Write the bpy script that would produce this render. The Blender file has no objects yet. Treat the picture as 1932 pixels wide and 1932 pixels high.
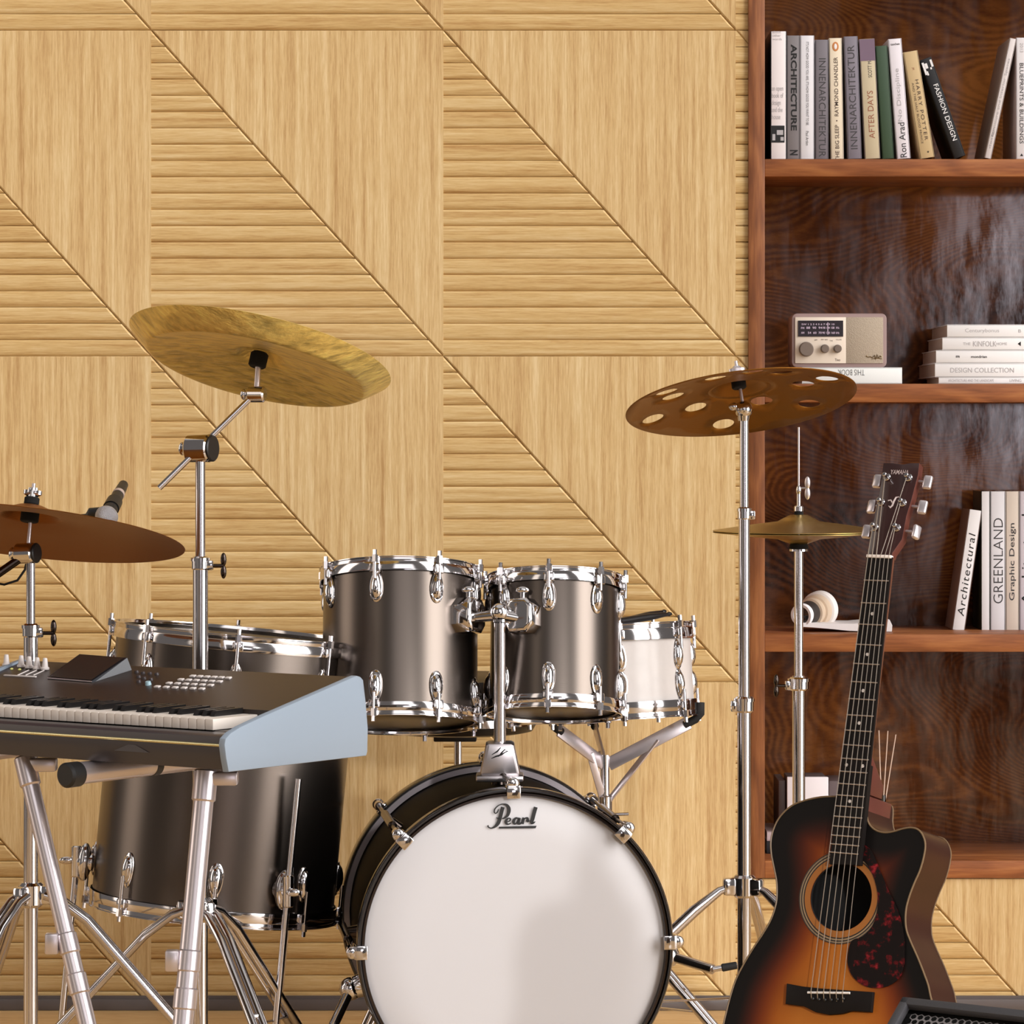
import bpy, bmesh, math, random
from math import sin, cos, pi, radians as R
from mathutils import Vector as V, Matrix
random.seed(7)
# ------------------------------------------------------------------ camera numbers
f = 6700.0; CX = 966.0; HY = 811.0; H = 1.27
O = V((0, 0, H)); UP = V((0, 0, 1))
def P(px, py, Y): return V(((px-CX)/f*Y, Y, H-(py-HY)/f*Y))
def hit(px, py, p0, n):
    d = V(((px-CX)/f, 1.0, -(py-HY)/f)); return O + d*((p0-O).dot(n)/d.dot(n))
COL = bpy.context.scene.collection
def lin(c):
    return tuple(((x/255.0)/12.92 if x <= 10 else ((x/255.0+0.055)/1.055)**2.4) for x in c) + (1.0,)
# ------------------------------------------------------------------ materials
def newmat(name):
    m = bpy.data.materials.new(name); m.use_nodes = True
    return m, m.node_tree, m.node_tree.nodes['Principled BSDF']
def setp(b, **k):
    for n, v in k.items(): b.inputs[n].default_value = v
def mat(name, c, rough=.5, metal=0., coat=0., spec=.5, bump=0., bscale=300, var=0.):
    m, t, b = newmat(name)
    setp(b, **{'Base Color': lin(c), 'Roughness': rough, 'Metallic': metal, 'Coat Weight': coat, 'Coat Roughness': .06, 'Specular IOR Level': spec})
    if bump or var:
        tc = t.nodes.new('ShaderNodeTexCoord'); nz = t.nodes.new('ShaderNodeTexNoise')
        nz.inputs['Scale'].default_value = bscale; nz.inputs['Detail'].default_value = 4
        t.links.new(tc.outputs['Object'], nz.inputs['Vector'])
        if bump:
            bp = t.nodes.new('ShaderNodeBump'); bp.inputs['Strength'].default_value = bump; bp.inputs['Distance'].default_value = .002
            t.links.new(nz.outputs['Fac'], bp.inputs['Height']); t.links.new(bp.outputs['Normal'], b.inputs['Normal'])
        if var:
            mx = t.nodes.new('ShaderNodeMix'); mx.data_type = 'RGBA'
            mx.inputs[6].default_value = lin(c); mx.inputs[7].default_value = lin([x*(1-var) for x in c])
            t.links.new(nz.outputs['Fac'], mx.inputs[0]); t.links.new(mx.outputs[2], b.inputs['Base Color'])
    return m
def noise(t, vec, scale3, detail=3, rough=.6, loc=(0, 0, 0)):
    mp = t.nodes.new('ShaderNodeMapping'); mp.inputs['Scale'].default_value = scale3; mp.inputs['Location'].default_value = loc
    t.links.new(vec, mp.inputs['Vector'])
    n = t.nodes.new('ShaderNodeTexNoise'); n.inputs['Scale'].default_value = 1; n.inputs['Detail'].default_value = detail; n.inputs['Roughness'].default_value = rough
    t.links.new(mp.outputs['Vector'], n.inputs['Vector']); return n.outputs['Fac']
def math_(t, op, a, b=None, c=None):
    n = t.nodes.new('ShaderNodeMath'); n.operation = op
    for i, x in enumerate((a, b, c)):
        if x is None: continue
        if isinstance(x, (int, float)): n.inputs[i].default_value = x
        else: t.links.new(x, n.inputs[i])
    return n.outputs[0]
def ramp(t, fac, stops):
    r = t.nodes.new('ShaderNodeValToRGB'); e = r.color_ramp.elements
    while len(e) < len(stops): e.new(.5)
    for el, (p, c) in zip(e, stops): el.position = p; el.color = lin(c)
    t.links.new(fac, r.inputs['Fac']); return r.outputs['Color']
def wood_pale(name, axis, cs, rough=.5, fine=360, coarse=58):
    m, t, b = newmat(name); tc = t.nodes.new('ShaderNodeTexCoord').outputs['Object']
    def sc(a, l): return tuple(l if i == axis else a for i in range(3))
    n1 = noise(t, tc, sc(coarse, 1.1), 2); n2 = noise(t, tc, sc(fine, 17), 3, .75); n3 = noise(t, tc, sc(110, 3), 2, .5, (3, 1, 7))
    x = math_(t, 'ADD', math_(t, 'MULTIPLY', n1, .30), math_(t, 'ADD', math_(t, 'MULTIPLY', n2, .42), math_(t, 'MULTIPLY', n3, .28)))
    t.links.new(ramp(t, x, [(.345, cs[0]), (.5, cs[1]), (.655, cs[2])]), b.inputs['Base Color'])
    bp = t.nodes.new('ShaderNodeBump'); bp.inputs['Strength'].default_value = .12; bp.inputs['Distance'].default_value = .001
    t.links.new(n2, bp.inputs['Height']); t.links.new(bp.outputs['Normal'], b.inputs['Normal'])
    setp(b, Roughness=rough); b.inputs['Specular IOR Level'].default_value = .3
    return m
PALE = [(174, 135, 85), (205, 173, 121), (223, 199, 153)]
PALE2 = [(176, 134, 80), (206, 173, 117), (223, 198, 150)]
M_wallv = wood_pale('pale oak vertical grain', 2, PALE)
M_wallh = wood_pale('pale oak slats', 0, PALE2)
M_floor = wood_pale('pale floorboards', 0, [(190, 148, 96), (212, 174, 120), (228, 196, 146)], .42, 120, 14)
def walnut(name, axis, cs, rough=.42, scale=1.0, figure=False, stripes=26):
    m, t, b = newmat(name); tc = t.nodes.new('ShaderNodeTexCoord').outputs['Object']
    def sc(a, l): return tuple(l if i == axis else a for i in range(3))
    if figure:
        big = noise(t, tc, (1.7, 1.7, 3.4), 1.0, .40, (11.3, 2, 4.6))
        rings = math_(t, 'SINE', math_(t, 'ADD', math_(t, 'MULTIPLY', big, 380.0), math_(t, 'MULTIPLY', noise(t, tc, (14, 14, 30), 2), 3.2)))
        n1 = noise(t, tc, (1.7, 1.7, 2.6), 3, .5, (5, 9, 1.2)); n2 = noise(t, tc, (60, 60, 160), 3)
        x = math_(t, 'ADD', math_(t, 'MULTIPLY', rings, .058), math_(t, 'ADD', math_(t, 'MULTIPLY', n1, 1.1), math_(t, 'SUBTRACT', math_(t, 'MULTIPLY', n2, .22), .17)))
    else:
        w = noise(t, tc, sc(7, 1.6), 2, .5, (2, 5, 3))
        rings = math_(t, 'SINE', math_(t, 'ADD', math_(t, 'MULTIPLY', w, stripes*2.2), math_(t, 'MULTIPLY', noise(t, tc, sc(40, 6), 2), 4)))
        n1 = noise(t, tc, sc(30, 2.2), 3); n2 = noise(t, tc, sc(190, 14), 3)
        x = math_(t, 'ADD', math_(t, 'MULTIPLY', rings, .07), math_(t, 'ADD', math_(t, 'MULTIPLY', n1, .6), math_(t, 'MULTIPLY', n2, .4)))
    t.links.new(ramp(t, x, [(.26, cs[0]), (.5, cs[1]), (.74, cs[2])]), b.inputs['Base Color'])
    bp = t.nodes.new('ShaderNodeBump'); bp.inputs['Strength'].default_value = .02 if figure else .10; bp.inputs['Distance'].default_value = .001
    t.links.new(noise(t, tc, (45, 45, 7), 3) if figure else rings, bp.inputs['Height']); t.links.new(bp.outputs['Normal'], b.inputs['Normal'])
    if figure:   # lacquer worn into vertical streaks
        s = noise(t, tc, (20, 20, 4.4), 5, .68, (1, 3, 8)); big2 = noise(t, tc, (3.0, 3.0, 1.6), 2, .5, (7.4, 0, 2.2))
        mr = t.nodes.new('ShaderNodeMapRange'); mr.inputs[1].default_value = .40; mr.inputs[2].default_value = .66; mr.inputs[3].default_value = .08; mr.inputs[4].default_value = .17
        t.links.new(math_(t, 'ADD', math_(t, 'MULTIPLY', s, .6), math_(t, 'MULTIPLY', big2, .4)), mr.inputs[0]); t.links.new(mr.outputs[0], b.inputs['Roughness'])
        m2 = t.nodes.new('ShaderNodeMapRange'); m2.inputs[1].default_value = .38; m2.inputs[2].default_value = .58; m2.inputs[3].default_value = .85; m2.inputs[4].default_value = .06
        s2 = noise(t, tc, (15, 15, 4.0), 6, .72, (4, 3, 1)); t.links.new(s2, m2.inputs[0]); t.links.new(m2.outputs[0], b.inputs['Specular IOR Level'])
    else: setp(b, Roughness=rough)
    return m
WN = [(84, 44, 22), (126, 74, 38), (160, 102, 58)]
M_wnv = walnut('walnut upright', 2, WN); M_wnh = walnut('walnut shelf', 0, [(98, 52, 24), (146, 86, 46), (182, 118, 66)])
M_wnb = walnut('figured walnut back', 0, [(40, 21, 12), (90, 50, 25), (142, 87, 41)], figure=True)
M_chrome = mat('polished chrome', (214, 211, 212), .09, 1.0)
M_chrome2 = mat('brushed chrome tube', (208, 204, 205), .15, 1.0)
M_dkchrome = mat('dark chrome', (70, 62, 58), .2, 1.0)
M_alu = mat('satin aluminium', (212, 204, 207), .3, .85)
M_black = mat('black plastic', (20, 19, 19), .45)
M_rubber = mat('black rubber', (14, 13, 13), .75)
M_felt = mat('black felt', (9, 9, 9), .95)
def shellmat():
    m, t, b = newmat('brushed gunmetal shell'); setp(b, **{'Base Color': lin((98, 90, 84)), 'Metallic': 1.0, 'Roughness': .26, 'Anisotropic': .4})
    tc = t.nodes.new('ShaderNodeTexCoord').outputs['Object']; n = noise(t, tc, (5, 5, 900), 2)
    bp = t.nodes.new('ShaderNodeBump'); bp.inputs['Strength'].default_value = .05; bp.inputs['Distance'].default_value = .0006
    t.links.new(n, bp.inputs['Height']); t.links.new(bp.outputs['Normal'], b.inputs['Normal'])
    tg = t.nodes.new('ShaderNodeTangent'); tg.direction_type = 'RADIAL'; tg.axis = 'Z'; t.links.new(tg.outputs[0], b.inputs['Tangent'])
    return m
M_shell = shellmat()
M_bassshell = mat('black lacquer shell', (12, 9, 7), .6, 0, 0, .06)
M_hoopblack = mat('black lacquer hoop', (22, 19, 19), .22, 0, .5)
M_whitehead = mat('white drum head', (190, 188, 190), .42, spec=.4)
M_darkhead = mat('smoky drum head', (62, 46, 30), .3, spec=.5)
M_pearl = mat('white pearl wrap', (200, 193, 189), .3, .0, .1, .3, var=.08, bscale=30)
def bronze(name, c, rough, lines=.25, hammer=0., metal=1.0):
    m, t, b = newmat(name); setp(b, **{'Base Color': lin(c), 'Metallic': metal, 'Roughness': rough})
    tc = t.nodes.new('ShaderNodeTexCoord').outputs['Object']
    sx = t.nodes.new('ShaderNodeSeparateXYZ'); t.links.new(tc, sx.inputs[0])
    r = math_(t, 'SQRT', math_(t, 'ADD', math_(t, 'POWER', sx.outputs[0], 2), math_(t, 'POWER', sx.outputs[1], 2)))
    h = math_(t, 'SINE', math_(t, 'MULTIPLY', r, 2200)); bp = t.nodes.new('ShaderNodeBump'); bp.inputs['Strength'].default_value = lines; bp.inputs['Distance'].default_value = .0002
    t.links.new(h, bp.inputs['Height']); out = bp.outputs['Normal']
    if hammer:
        v = noise(t, tc, (26, 70, 26), 4, .6); v2 = noise(t, tc, (16, 16, 16), 2)
        b2 = t.nodes.new('ShaderNodeBump'); b2.inputs['Strength'].default_value = hammer; b2.inputs['Distance'].default_value = .006
        t.links.new(math_(t, 'ADD', v, v2), b2.inputs['Height']); t.links.new(out, b2.inputs['Normal']); out = b2.outputs['Normal']
        t.links.new(ramp(t, v, [(.3, [x*.76 for x in c]), (.55, c), (.75, [min(255, x*1.12) for x in c])]), b.inputs['Base Color'])
    t.links.new(out, b.inputs['Normal']); return m
M_bronze = bronze('matte bronze', (140, 94, 34), .42, .25, 0, .8)
M_bronze2 = bronze('dark bronze', (138, 82, 26), .42, .25, 0, .8)
M_china = bronze('hammered gold bronze', (240, 213, 126), .28, .1, .6, .5)
M_hat = bronze('olive brass', (176, 150, 88), .36)
# ------------------------------------------------------------------ mesh helpers
def frame(o, x, y, z):
    M = Matrix.Identity(4)
    for i in range(3): M[i][0] = x[i]; M[i][1] = y[i]; M[i][2] = z[i]; M[i][3] = o[i]
    return M
def axisM(o, z, xh=None):
    z = z.normalized(); a = xh if xh is not None else (V((1, 0, 0)) if abs(z.x) < .9 else V((0, 1, 0)))
    y = z.cross(a).normalized(); x = y.cross(z); return frame(o, x, y, z)
class MB:
    def __init__(s): s.v = []; s.f = []; s.mi = []; s.col = None
    def add(s, vs, fs, M=None, mi=0):
        n = len(s.v); s.v += [(M @ V(p)) if M is not None else V(p) for p in vs]
        s.f += [[i+n for i in q] for q in fs]; s.mi += [mi]*len(fs); return s
    def box(s, c, d, M=None, bev=0., mi=0, seg=2):
        bm = bmesh.new(); bmesh.ops.create_cube(bm, size=1)
        for v in bm.verts: v.co = V((v.co.x*d[0], v.co.y*d[1], v.co.z*d[2])) + V(c)
        if bev: bmesh.ops.bevel(bm, geom=bm.edges[:], offset=bev, segments=seg, affect='EDGES', profile=.5)
        bm.verts.index_update(); s.add([v.co.copy() for v in bm.verts], [[v.index for v in q.verts] for q in bm.faces], M, mi); bm.free(); return s
    def lathe(s, prof, M=None, seg=40, mi=0, arc=None):
        vs = []; fs = []; n = len(prof)
        for i in range(seg):
            a = 2*pi*i/seg
            for r, z in prof: vs.append((r*cos(a), r*sin(a), z))
        for i in range(seg):
            j = (i+1) % seg
            for k in range(n-1):
                q = [i*n+k, j*n+k, j*n+k+1, i*n+k+1]
                if prof[k][0] < 1e-6: q = [i*n+k, j*n+k+1, i*n+k+1]
                elif prof[k+1][0] < 1e-6: q = [i*n+k, j*n+k, i*n+k+1]
                fs.append(q)
        return s.add(vs, fs, M, mi)
    def tube(s, a, b, r, r1=None, seg=18, mi=0, bev=.0):
        a = V(a); b = V(b); L = (b-a).length; r1 = r if r1 is None else r1; e = min(bev, L*.4, r*.8)
        prof = [(0, 0), (r-e, 0), (r, e), (r1, L-e), (r1-e, L), (0, L)] if e else [(0, 0), (r, 0), (r1, L), (0, L)]
        return s.lathe(prof, axisM(a, b-a), seg, mi)
    def path(s, pts, r, seg=10, mi=0, flat=None):
        pts = [V(p) for p in pts]; vs = []; fs = []; n = len(pts); nrm = None
        rr = r if isinstance(r, (list, tuple)) else [r]*n
        for i, p in enumerate(pts):
            t = (pts[min(i+1, n-1)]-pts[max(i-1, 0)]).normalized()
            if nrm is None: nrm = t.orthogonal().normalized() if flat is None else (V(flat)-t*V(flat).dot(t)).normalized()
            else: nrm = (nrm-t*nrm.dot(t)).normalized()
            bi = t.cross(nrm)
            for k in range(seg):
                a = 2*pi*k/seg; w = (1, 1) if flat is None else (1, .35)
                vs.append(p+nrm*(rr[i]*cos(a)*w[0])+bi*(rr[i]*sin(a)*w[1]))
        for i in range(n-1):
            for k in range(seg):
                k2 = (k+1) % seg; fs.append([i*seg+k, i*seg+k2, (i+1)*seg+k2, (i+1)*seg+k])
        fs.append(list(range(seg))[::-1]); fs.append([(n-1)*seg+k for k in range(seg)])
        return s.add(vs, fs, None, mi)
    def prism(s, poly, M, z0, z1, bev=0., mi=0, seg=2):
        bm = bmesh.new(); vs = [bm.verts.new((x, y, z0)) for x, y in poly]; fc = bm.faces.new(vs)
        e = bmesh.ops.extrude_face_region(bm, geom=[fc]); nv = [g for g in e['geom'] if isinstance(g, bmesh.types.BMVert)]
        for v in nv: v.co.z = z1
        bmesh.ops.recalc_face_normals(bm, faces=bm.faces[:])
        if bev:
            top = [ed for ed in bm.edges if all(abs(v.co.z-z1) < 1e-7 for v in ed.verts)]
            bmesh.ops.bevel(bm, geom=top, offset=bev, segments=seg, affect='EDGES', profile=.5)
        bm.verts.index_update(); s.add([v.co.copy() for v in bm.verts], [[v.index for v in q.verts] for q in bm.faces], M, mi); bm.free(); return s
    def ball(s, c, r, sc=(1, 1, 1), M=None, seg=20, mi=0):
        n = seg//2; prof = [(r*sin(pi*i/n) if 0 < i < n else 0, -r*cos(pi*i/n)) for i in range(n+1)]
        T = Matrix.Translation(V(c)) @ Matrix.Diagonal(V((*sc, 1)))
        return s.lathe(prof, (M @ T) if M is not None else T, seg, mi)
def rootof(o):
    while o.parent: o = o.parent
    return o
def link(mb, name, mats, par=None, base=None, ang=38):
    b = V(rootof(par)['base_']) if par is not None and 'base_' in rootof(par) else (rootof(par).location.copy() if par is not None else (base or V((0, 0, 0))))
    Mi = rootof(par).get('_dummy') if False else None
    me = bpy.data.meshes.new(name); inv = None
    if par is not None: inv = rootof(par).matrix_basis.inverted()
    vs = [tuple((inv @ p) if inv is not None else p-b) for p in mb.v]
    me.from_pydata(vs, [], mb.f)
    for m in (mats if isinstance(mats, (list, tuple)) else [mats]): me.materials.append(m)
    me.polygons.foreach_set('material_index', mb.mi)
    bm = bmesh.new(); bm.from_mesh(me); bmesh.ops.recalc_face_normals(bm, faces=bm.faces[:]); bm.to_mesh(me); bm.free()
    if mb.col is not None:
        ca = me.color_attributes.new('finish', 'FLOAT_COLOR', 'POINT')
        for i, c in enumerate(mb.col): ca.data[i].color = c
    me.polygons.foreach_set('use_smooth', [True]*len(me.polygons)); me.set_sharp_from_angle(angle=R(ang)); me.update()
    o = bpy.data.objects.new(name, me); COL.objects.link(o)
    if par is not None: o.parent = par
    else: o.location = b
    return o
def thing(name, label, cat, base, group=None, rot=None):
    o = bpy.data.objects.new(name, None); o.empty_display_size = .05; COL.objects.link(o)
    M = Matrix.Translation(V(base)) @ (rot.to_4x4() if rot is not None else Matrix.Identity(4)); o.matrix_basis = M
    o['label'] = label; o['category'] = cat
    if group: o['group'] = group
    return o
def tag(o, label, cat, group=None):
    o['label'] = label; o['category'] = cat
    if group: o['group'] = group
    return o
def struct(o): o['kind'] = 'structure'; return o
def copies(src, mats4, par):
    """src: mesh part placed with its own matrix; copies at matrices (world)"""
    out = []; inv = rootof(par).matrix_basis.inverted()
    for i, M in enumerate(mats4):
        o = src if i == 0 else src.copy()
        if i: COL.objects.link(o)
        o.parent = par; o.matrix_basis = inv @ M; out.append(o)
    return out
def local(mb, name, mats, ang=38):
    return link(mb, name, mats, None, V((0, 0, 0)), ang)
def text(s, M, length, m, par, name='lettering', maxh=None, bold=0., shear=0., spacing=1.0, aspect=None):
    cu = bpy.data.curves.new('txt', 'FONT'); cu.body = s; cu.size = 1; cu.extrude = 0; cu.offset = bold; cu.shear = shear; cu.space_character = spacing
    cu.resolution_u = 3
    o = bpy.data.objects.new('txt', cu); COL.objects.link(o); dg = bpy.context.evaluated_depsgraph_get(); dg.update()
    me = o.evaluated_get(dg).to_mesh(); vs = [v.co.copy() for v in me.vertices]; fs = [list(p.vertices) for p in me.polygons]
    o.evaluated_get(dg).to_mesh_clear(); bpy.data.objects.remove(o); bpy.data.curves.remove(cu)
    if not vs: return
    x0 = min(v.x for v in vs); x1 = max(v.x for v in vs); y0 = min(v.y for v in vs); y1 = max(v.y for v in vs)
    k = length/(x1-x0); ky = k if maxh is None else min(maxh/(y1-y0), 99)
    mb = MB(); mb.add([((v.x-(x0+x1)/2)*k, (v.y-(y0+y1)/2)*ky, 0) for v in vs], fs, M); return link(mb, name, m, par)
# ------------------------------------------------------------------ setting: wall, floor, baseboard
YW = 7.78; s = f/YW
X_CASE0 = (1412-CX)/s; X_CASE1 = (2330-CX)/s; Z_CASEB = H-(1657-HY)/s; Z_TOP = 2.75
TW = 551.5/s; TH = 615.0/s; TX0 = (285-CX)/s; TZ0 = H-(672-HY)/s
def clip(poly, a, b, c):   # keep a*x+b*y<=c
    out = []
    for i in range(len(poly)):
        p = poly[i]; q = poly[(i+1) % len(poly)]; dp = a*p[0]+b*p[1]-c; dq = a*q[0]+b*q[1]-c
        if dp <= 0: out.append(p)
        if dp*dq < 0:
            t = dp/(dp-dq); out.append((p[0]+(q[0]-p[0])*t, p[1]+(q[1]-p[1])*t))
    return out
def area(p): return sum(p[i][0]*p[(i+1) % len(p)][1]-p[(i+1) % len(p)][0]*p[i][1] for i in range(len(p)))/2
def inset(poly, dist):
    """convex ccw polygon, dist(edge dir)->inset"""
    out = poly[:]
    for i in range(len(poly)):
        p = poly[i]; q = poly[(i+1) % len(poly)]; ex, ey = q[0]-p[0], q[1]-p[1]; L = math.hypot(ex, ey)
        if L < 1e-6: continue
        nx, ny = ey/L, -ex/L   # outward normal for ccw
        d = dist(nx, ny)
        out = clip(out, nx, ny, nx*p[0]+ny*p[1]-d)
        if len(out) < 3: return None
    return out
def bridge_rings(mb, rings, ys, mi):
    """rings: polygons (maybe different counts) -> use raised cap + side from projected corners"""
    n = len(rings[0])
    if any(len(r) != n for r in rings):
        rings = [rings[0], rings[0]]; ys = [ys[0], ys[-1]]
    vs = []; fs = []
    for r, y in zip(rings, ys): vs += [(x, y, z) for x, z in r]
    for k in range(len(rings)-1):
        for i in range(n):
            j = (i+1) % n; fs.append([k*n+i, k*n+j, (k+1)*n+j, (k+1)*n+i])
    fs.append([(len(rings)-1)*n+i for i in range(n)]); mb.add(vs, fs, None, mi)
wall = MB(); XL = -2.3; XR = 2.5
def emit(poly, slat):
    regs = [[(-1, 0, -XL), (1, 0, X_CASE0)], [(-1, 0, -X_CASE0), (1, 0, X_CASE1), (0, 1, Z_CASEB)], [(-1, 0, -X_CASE1), (1, 0, XR)]]
    for rg in regs:
        p = poly
        for h in rg+[(0, -1, 0.0), (0, 1, Z_TOP)]:
            p = clip(p, *h)
            if len(p) < 3: break
        if len(p) < 3 or abs(area(p)) < 2e-6: continue
        if area(p) < 0: p = p[::-1]
        def d(kk):
            def g(nx, ny):
                if slat:
                    if ny < -.9: return .0088*kk
                    if ny > .9: return .0030*kk
                    if abs(nx) > .9: return 0
                    return .0042*kk
                return 0 if (abs(nx) > .9) else (.0042*kk if ny > -.9 and abs(ny) < .95 else .0022*kk)
            return g
        # drop duplicate points
        q = [p[i] for i in range(len(p)) if math.hypot(p[i][0]-p[i-1][0], p[i][1]-p[i-1][1]) > 2e-4]
        if len(q) < 3: continue
        r1 = inset(q, d(.18)); r2 = inset(q, d(.5)); r3 = inset(q, d(1))
        if not r1 or not r2 or not r3: continue
        bridge_rings(wall, [q, r1, r2, r3], [YW+.0062, YW+.0036, YW+.0013, YW], 1 if slat else 0)
for i in range(-4, 5):
    for j in range(-3, 4):
        x0 = TX0+i*TW; z1 = TZ0-j*TH+TH; z0 = z1-TH; x1 = x0+TW
        if x0 > XR or x1 < XL or z1 < 0 or z0 > Z_TOP: continue
        emit([(x0, z1), (x1, z0), (x1, z1)], False)
        for k in range(20):
            zt = z1-k*TH/20; zb = zt-TH/20
            strip = [(x0, zb), (x1, zb), (x1, zt), (x0, zt)]
            nx, nz = TH, TW; c = nx*x0+nz*z1     # below the diagonal
            emit(clip(strip, nx, nz, c), True)
for (a, b_, c, d_) in ((XL, X_CASE0, 0, Z_TOP), (X_CASE0, X_CASE1, 0, Z_CASEB), (X_CASE1, XR, 0, Z_TOP)):
    wall.box(((a+b_)/2, YW+.0675, (c+d_)/2), (b_-a, .12, d_-c))
struct(link(wall, 'wall_back', [M_wallv, M_wallh], ang=25))
fl = MB(); fl.box((0, 2.0, -.03), (9.0, 12.4, .06)); struct(link(fl, 'floor', M_floor))
bb = MB(); bb.box((0.1, YW-.008, .0125), (4.8, .016, .025), bev=.003); bb.box((0.1, YW-.004, .028), (4.8, .008, .006))
struct(link(bb, 'baseboard_back', mat('dark grey baseboard', (92, 84, 82), .4)))
# ------------------------------------------------------------------ bookcase
YF = YW-.008; YB = YF+.345
def zc(py): return H-(py-HY)/(f/YF)
def xc(px): return (px-CX)/(f/YF)
bc = thing('bookcase', 'built-in dark walnut bookcase set into the pale panelled wall', 'bookcase', (xc(1870), YF+.17, zc(1657)))
mb = MB(); mb.box(((xc(1412)+xc(1443))/2, (YF+YB)/2, (zc(1657)+Z_TOP)/2), (xc(1443)-xc(1412), YB-YF, Z_TOP-zc(1657)), bev=.0015); link(mb, 'side_panel', M_wnv, bc)
mb = MB(); mb.box(((xc(2299)+xc(2330))/2, (YF+YB)/2, (zc(1657)+Z_TOP)/2), (xc(2330)-xc(2299), YB-YF, Z_TOP-zc(1657)), bev=.0015); link(mb, 'side_panel', M_wnv, bc)
SH = [(-170, -136), (300, 333), (724, 759), (1197, 1230), (1624, 1657)]
for a, b_ in SH:
    mb = MB(); mb.box(((xc(1443)+xc(2299))/2, (YF+YB)/2+.0007, (zc(a)+zc(b_))/2), (xc(2299)-xc(1443), YB-YF-.0014, zc(a)-zc(b_)), bev=.0015); link(mb, 'shelf', M_wnh, bc)
mb = MB(); mb.box(((xc(1412)+xc(2330))/2, YB+.006, (zc(1657)+Z_TOP)/2), (xc(2330)-xc(1412), .012, Z_TOP-zc(1657))); link(mb, 'back_panel', M_wnb, bc)
# ------------------------------------------------------------------ books
M_page = mat('book pages', (196, 178, 164), .8, bump=.3, bscale=900)
_bk = {}
def bm_(c, rough=.42):
    k = tuple(c)
    if k not in _bk: _bk[k] = mat('book cover %d %d %d' % k, c, rough)
    return _bk[k]
INK = mat('black ink', (16, 15, 16), .6); INKG = mat('dark grey ink', (62, 60, 62), .6); INKL = mat('pale grey ink', (172, 168, 170), .6); INKW = mat('white ink', (232, 230, 230), .6)
INKR = mat('russet ink', (150, 92, 66), .6); INKB = mat('brown ink', (70, 50, 40), .6)
def book(label, xr, w, ytop, ybase, Y, depth, col, lean=0., cover=None, group=None, texts=(), pxlow=None):
    """standing book; xr = px of the right spine edge at the shelf, w = px thickness"""
    sc = f/Y; t = w/sc; a = R(lean); zb = H-(ybase-HY)/sc; h = (ybase-ytop)/sc/cos(a)
    if lean >= 0: x0 = (xr-CX)/sc-t/cos(a)
    else: x0 = (xr-CX)/sc-t
    if lean >= 0: M = Matrix.Translation((x0, Y, zb)) @ Matrix.Rotation(-a, 4, 'Y')
    else: M = Matrix.Translation((x0+t, Y, zb)) @ Matrix.Rotation(-a, 4, 'Y') @ Matrix.Translation((-t, 0, 0))
    r = thing('book', label, 'book', (x0+t/2, Y+depth/2, zb), group)
    mb = MB(); th = .0022
    mb.box((t/2, .0015, h/2), (t, .003, h), M, .0008); mb.box((th/2, depth/2, h/2), (th, depth, h), M, .0005, 1); mb.box((t-th/2, depth/2, h/2), (th, depth, h), M, .0005, 1)
    link(mb, 'cover', [bm_(col), bm_(cover or col)], r)
    mb = MB(); mb.box((t/2, depth/2, h/2), (t-2*th-.0002, depth-.006, h-.006), M); link(mb, 'pages', M_page, r)
    for (s_, yc, ln, hgt, ink, up, kw) in texts:
        zc_ = (ybase-yc)/sc/cos(a); kw = dict(kw); xo = kw.pop('dx', 0)/sc
        if up == 0: L = frame(V((t/2+xo, -.0004, zc_)), V((1, 0, 0)), V((0, 0, 1)), V((0, -1, 0)))
        elif up > 0: L = frame(V((t/2+xo, -.0004, zc_)), V((0, 0, 1)), V((-1, 0, 0)), V((0, -1, 0)))
        else: L = frame(V((t/2+xo, -.0004, zc_)), V((0, 0, -1)), V((1, 0, 0)), V((0, -1, 0)))
        text(s_, M @ L, ln/sc, ink, r, 'lettering', hgt/sc, **kw)
    return r, M, t, h, sc
YS = 7.79; G1 = 'books standing on the top shelf'
r, M, t, h, sc = book('thick white book at the left end of the top shelf, with a black picture', 1484, 30, 59, 300, YS, .2, (228, 220, 220), 0, (36, 42, 50), G1,
    [('about\nother\nwords', 67, 18, 18, INKL, 0, {'dx': -3}), ('an open\nbook of\ndesign\nand the\nhouse', 195, 22, 60, INKL, 0, {'dx': -2})])
mb = MB(); mb.box((t/2-.002, -.0004, 47/sc), (t*.86, .0006, 32/sc), M); mb.box((t/2+.003, -.0007, 50/sc), (t*.4, .0006, 9/sc), M, mi=1); mb.box((t*.2, -.0007, 41/sc), (t*.18, .0006, 12/sc), M, mi=1); mb.box((t*.72, -.0007, 38/sc), (t*.2, .0006, 7/sc), M, mi=1)
link(mb, 'picture', [INK, INKL], r)
book('grey book with bold black ARCHITECTURE down its spine', 1509, 24.5, 67, 300, YS, .2, (122, 116, 118), 0, None, G1, [('ARCHITECTURE', 165, 163, 11.5, INK, -1, {'bold': .032, 'dx': 1}), ('N', 288, 10, 15, INK, -1, {'bold': .04, 'dx': 1})])
book('white book with a broken line of small print running down its spine', 1536, 26, 67, 300, YS, .19, (222, 220, 224), 0, None, G1, [("IT'S NOT HOW GOOD YOU ARE, IT'S HOW GOOD YOU WANT TO BE.", 158, 158, 6, INKG, -1, {}), ('Paul Arden', 261, 27, 5.5, INKG, -1, {})])
book('grey book with INNENARCHITEKTUR reading downward, beside the white small-print book', 1563, 25, 75, 300, YS, .19, (116, 110, 116), 0, None, G1, [('INNENARCHITEKTUR', 203, 186, 13, INKG, -1, {'dx': 1})])
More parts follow.
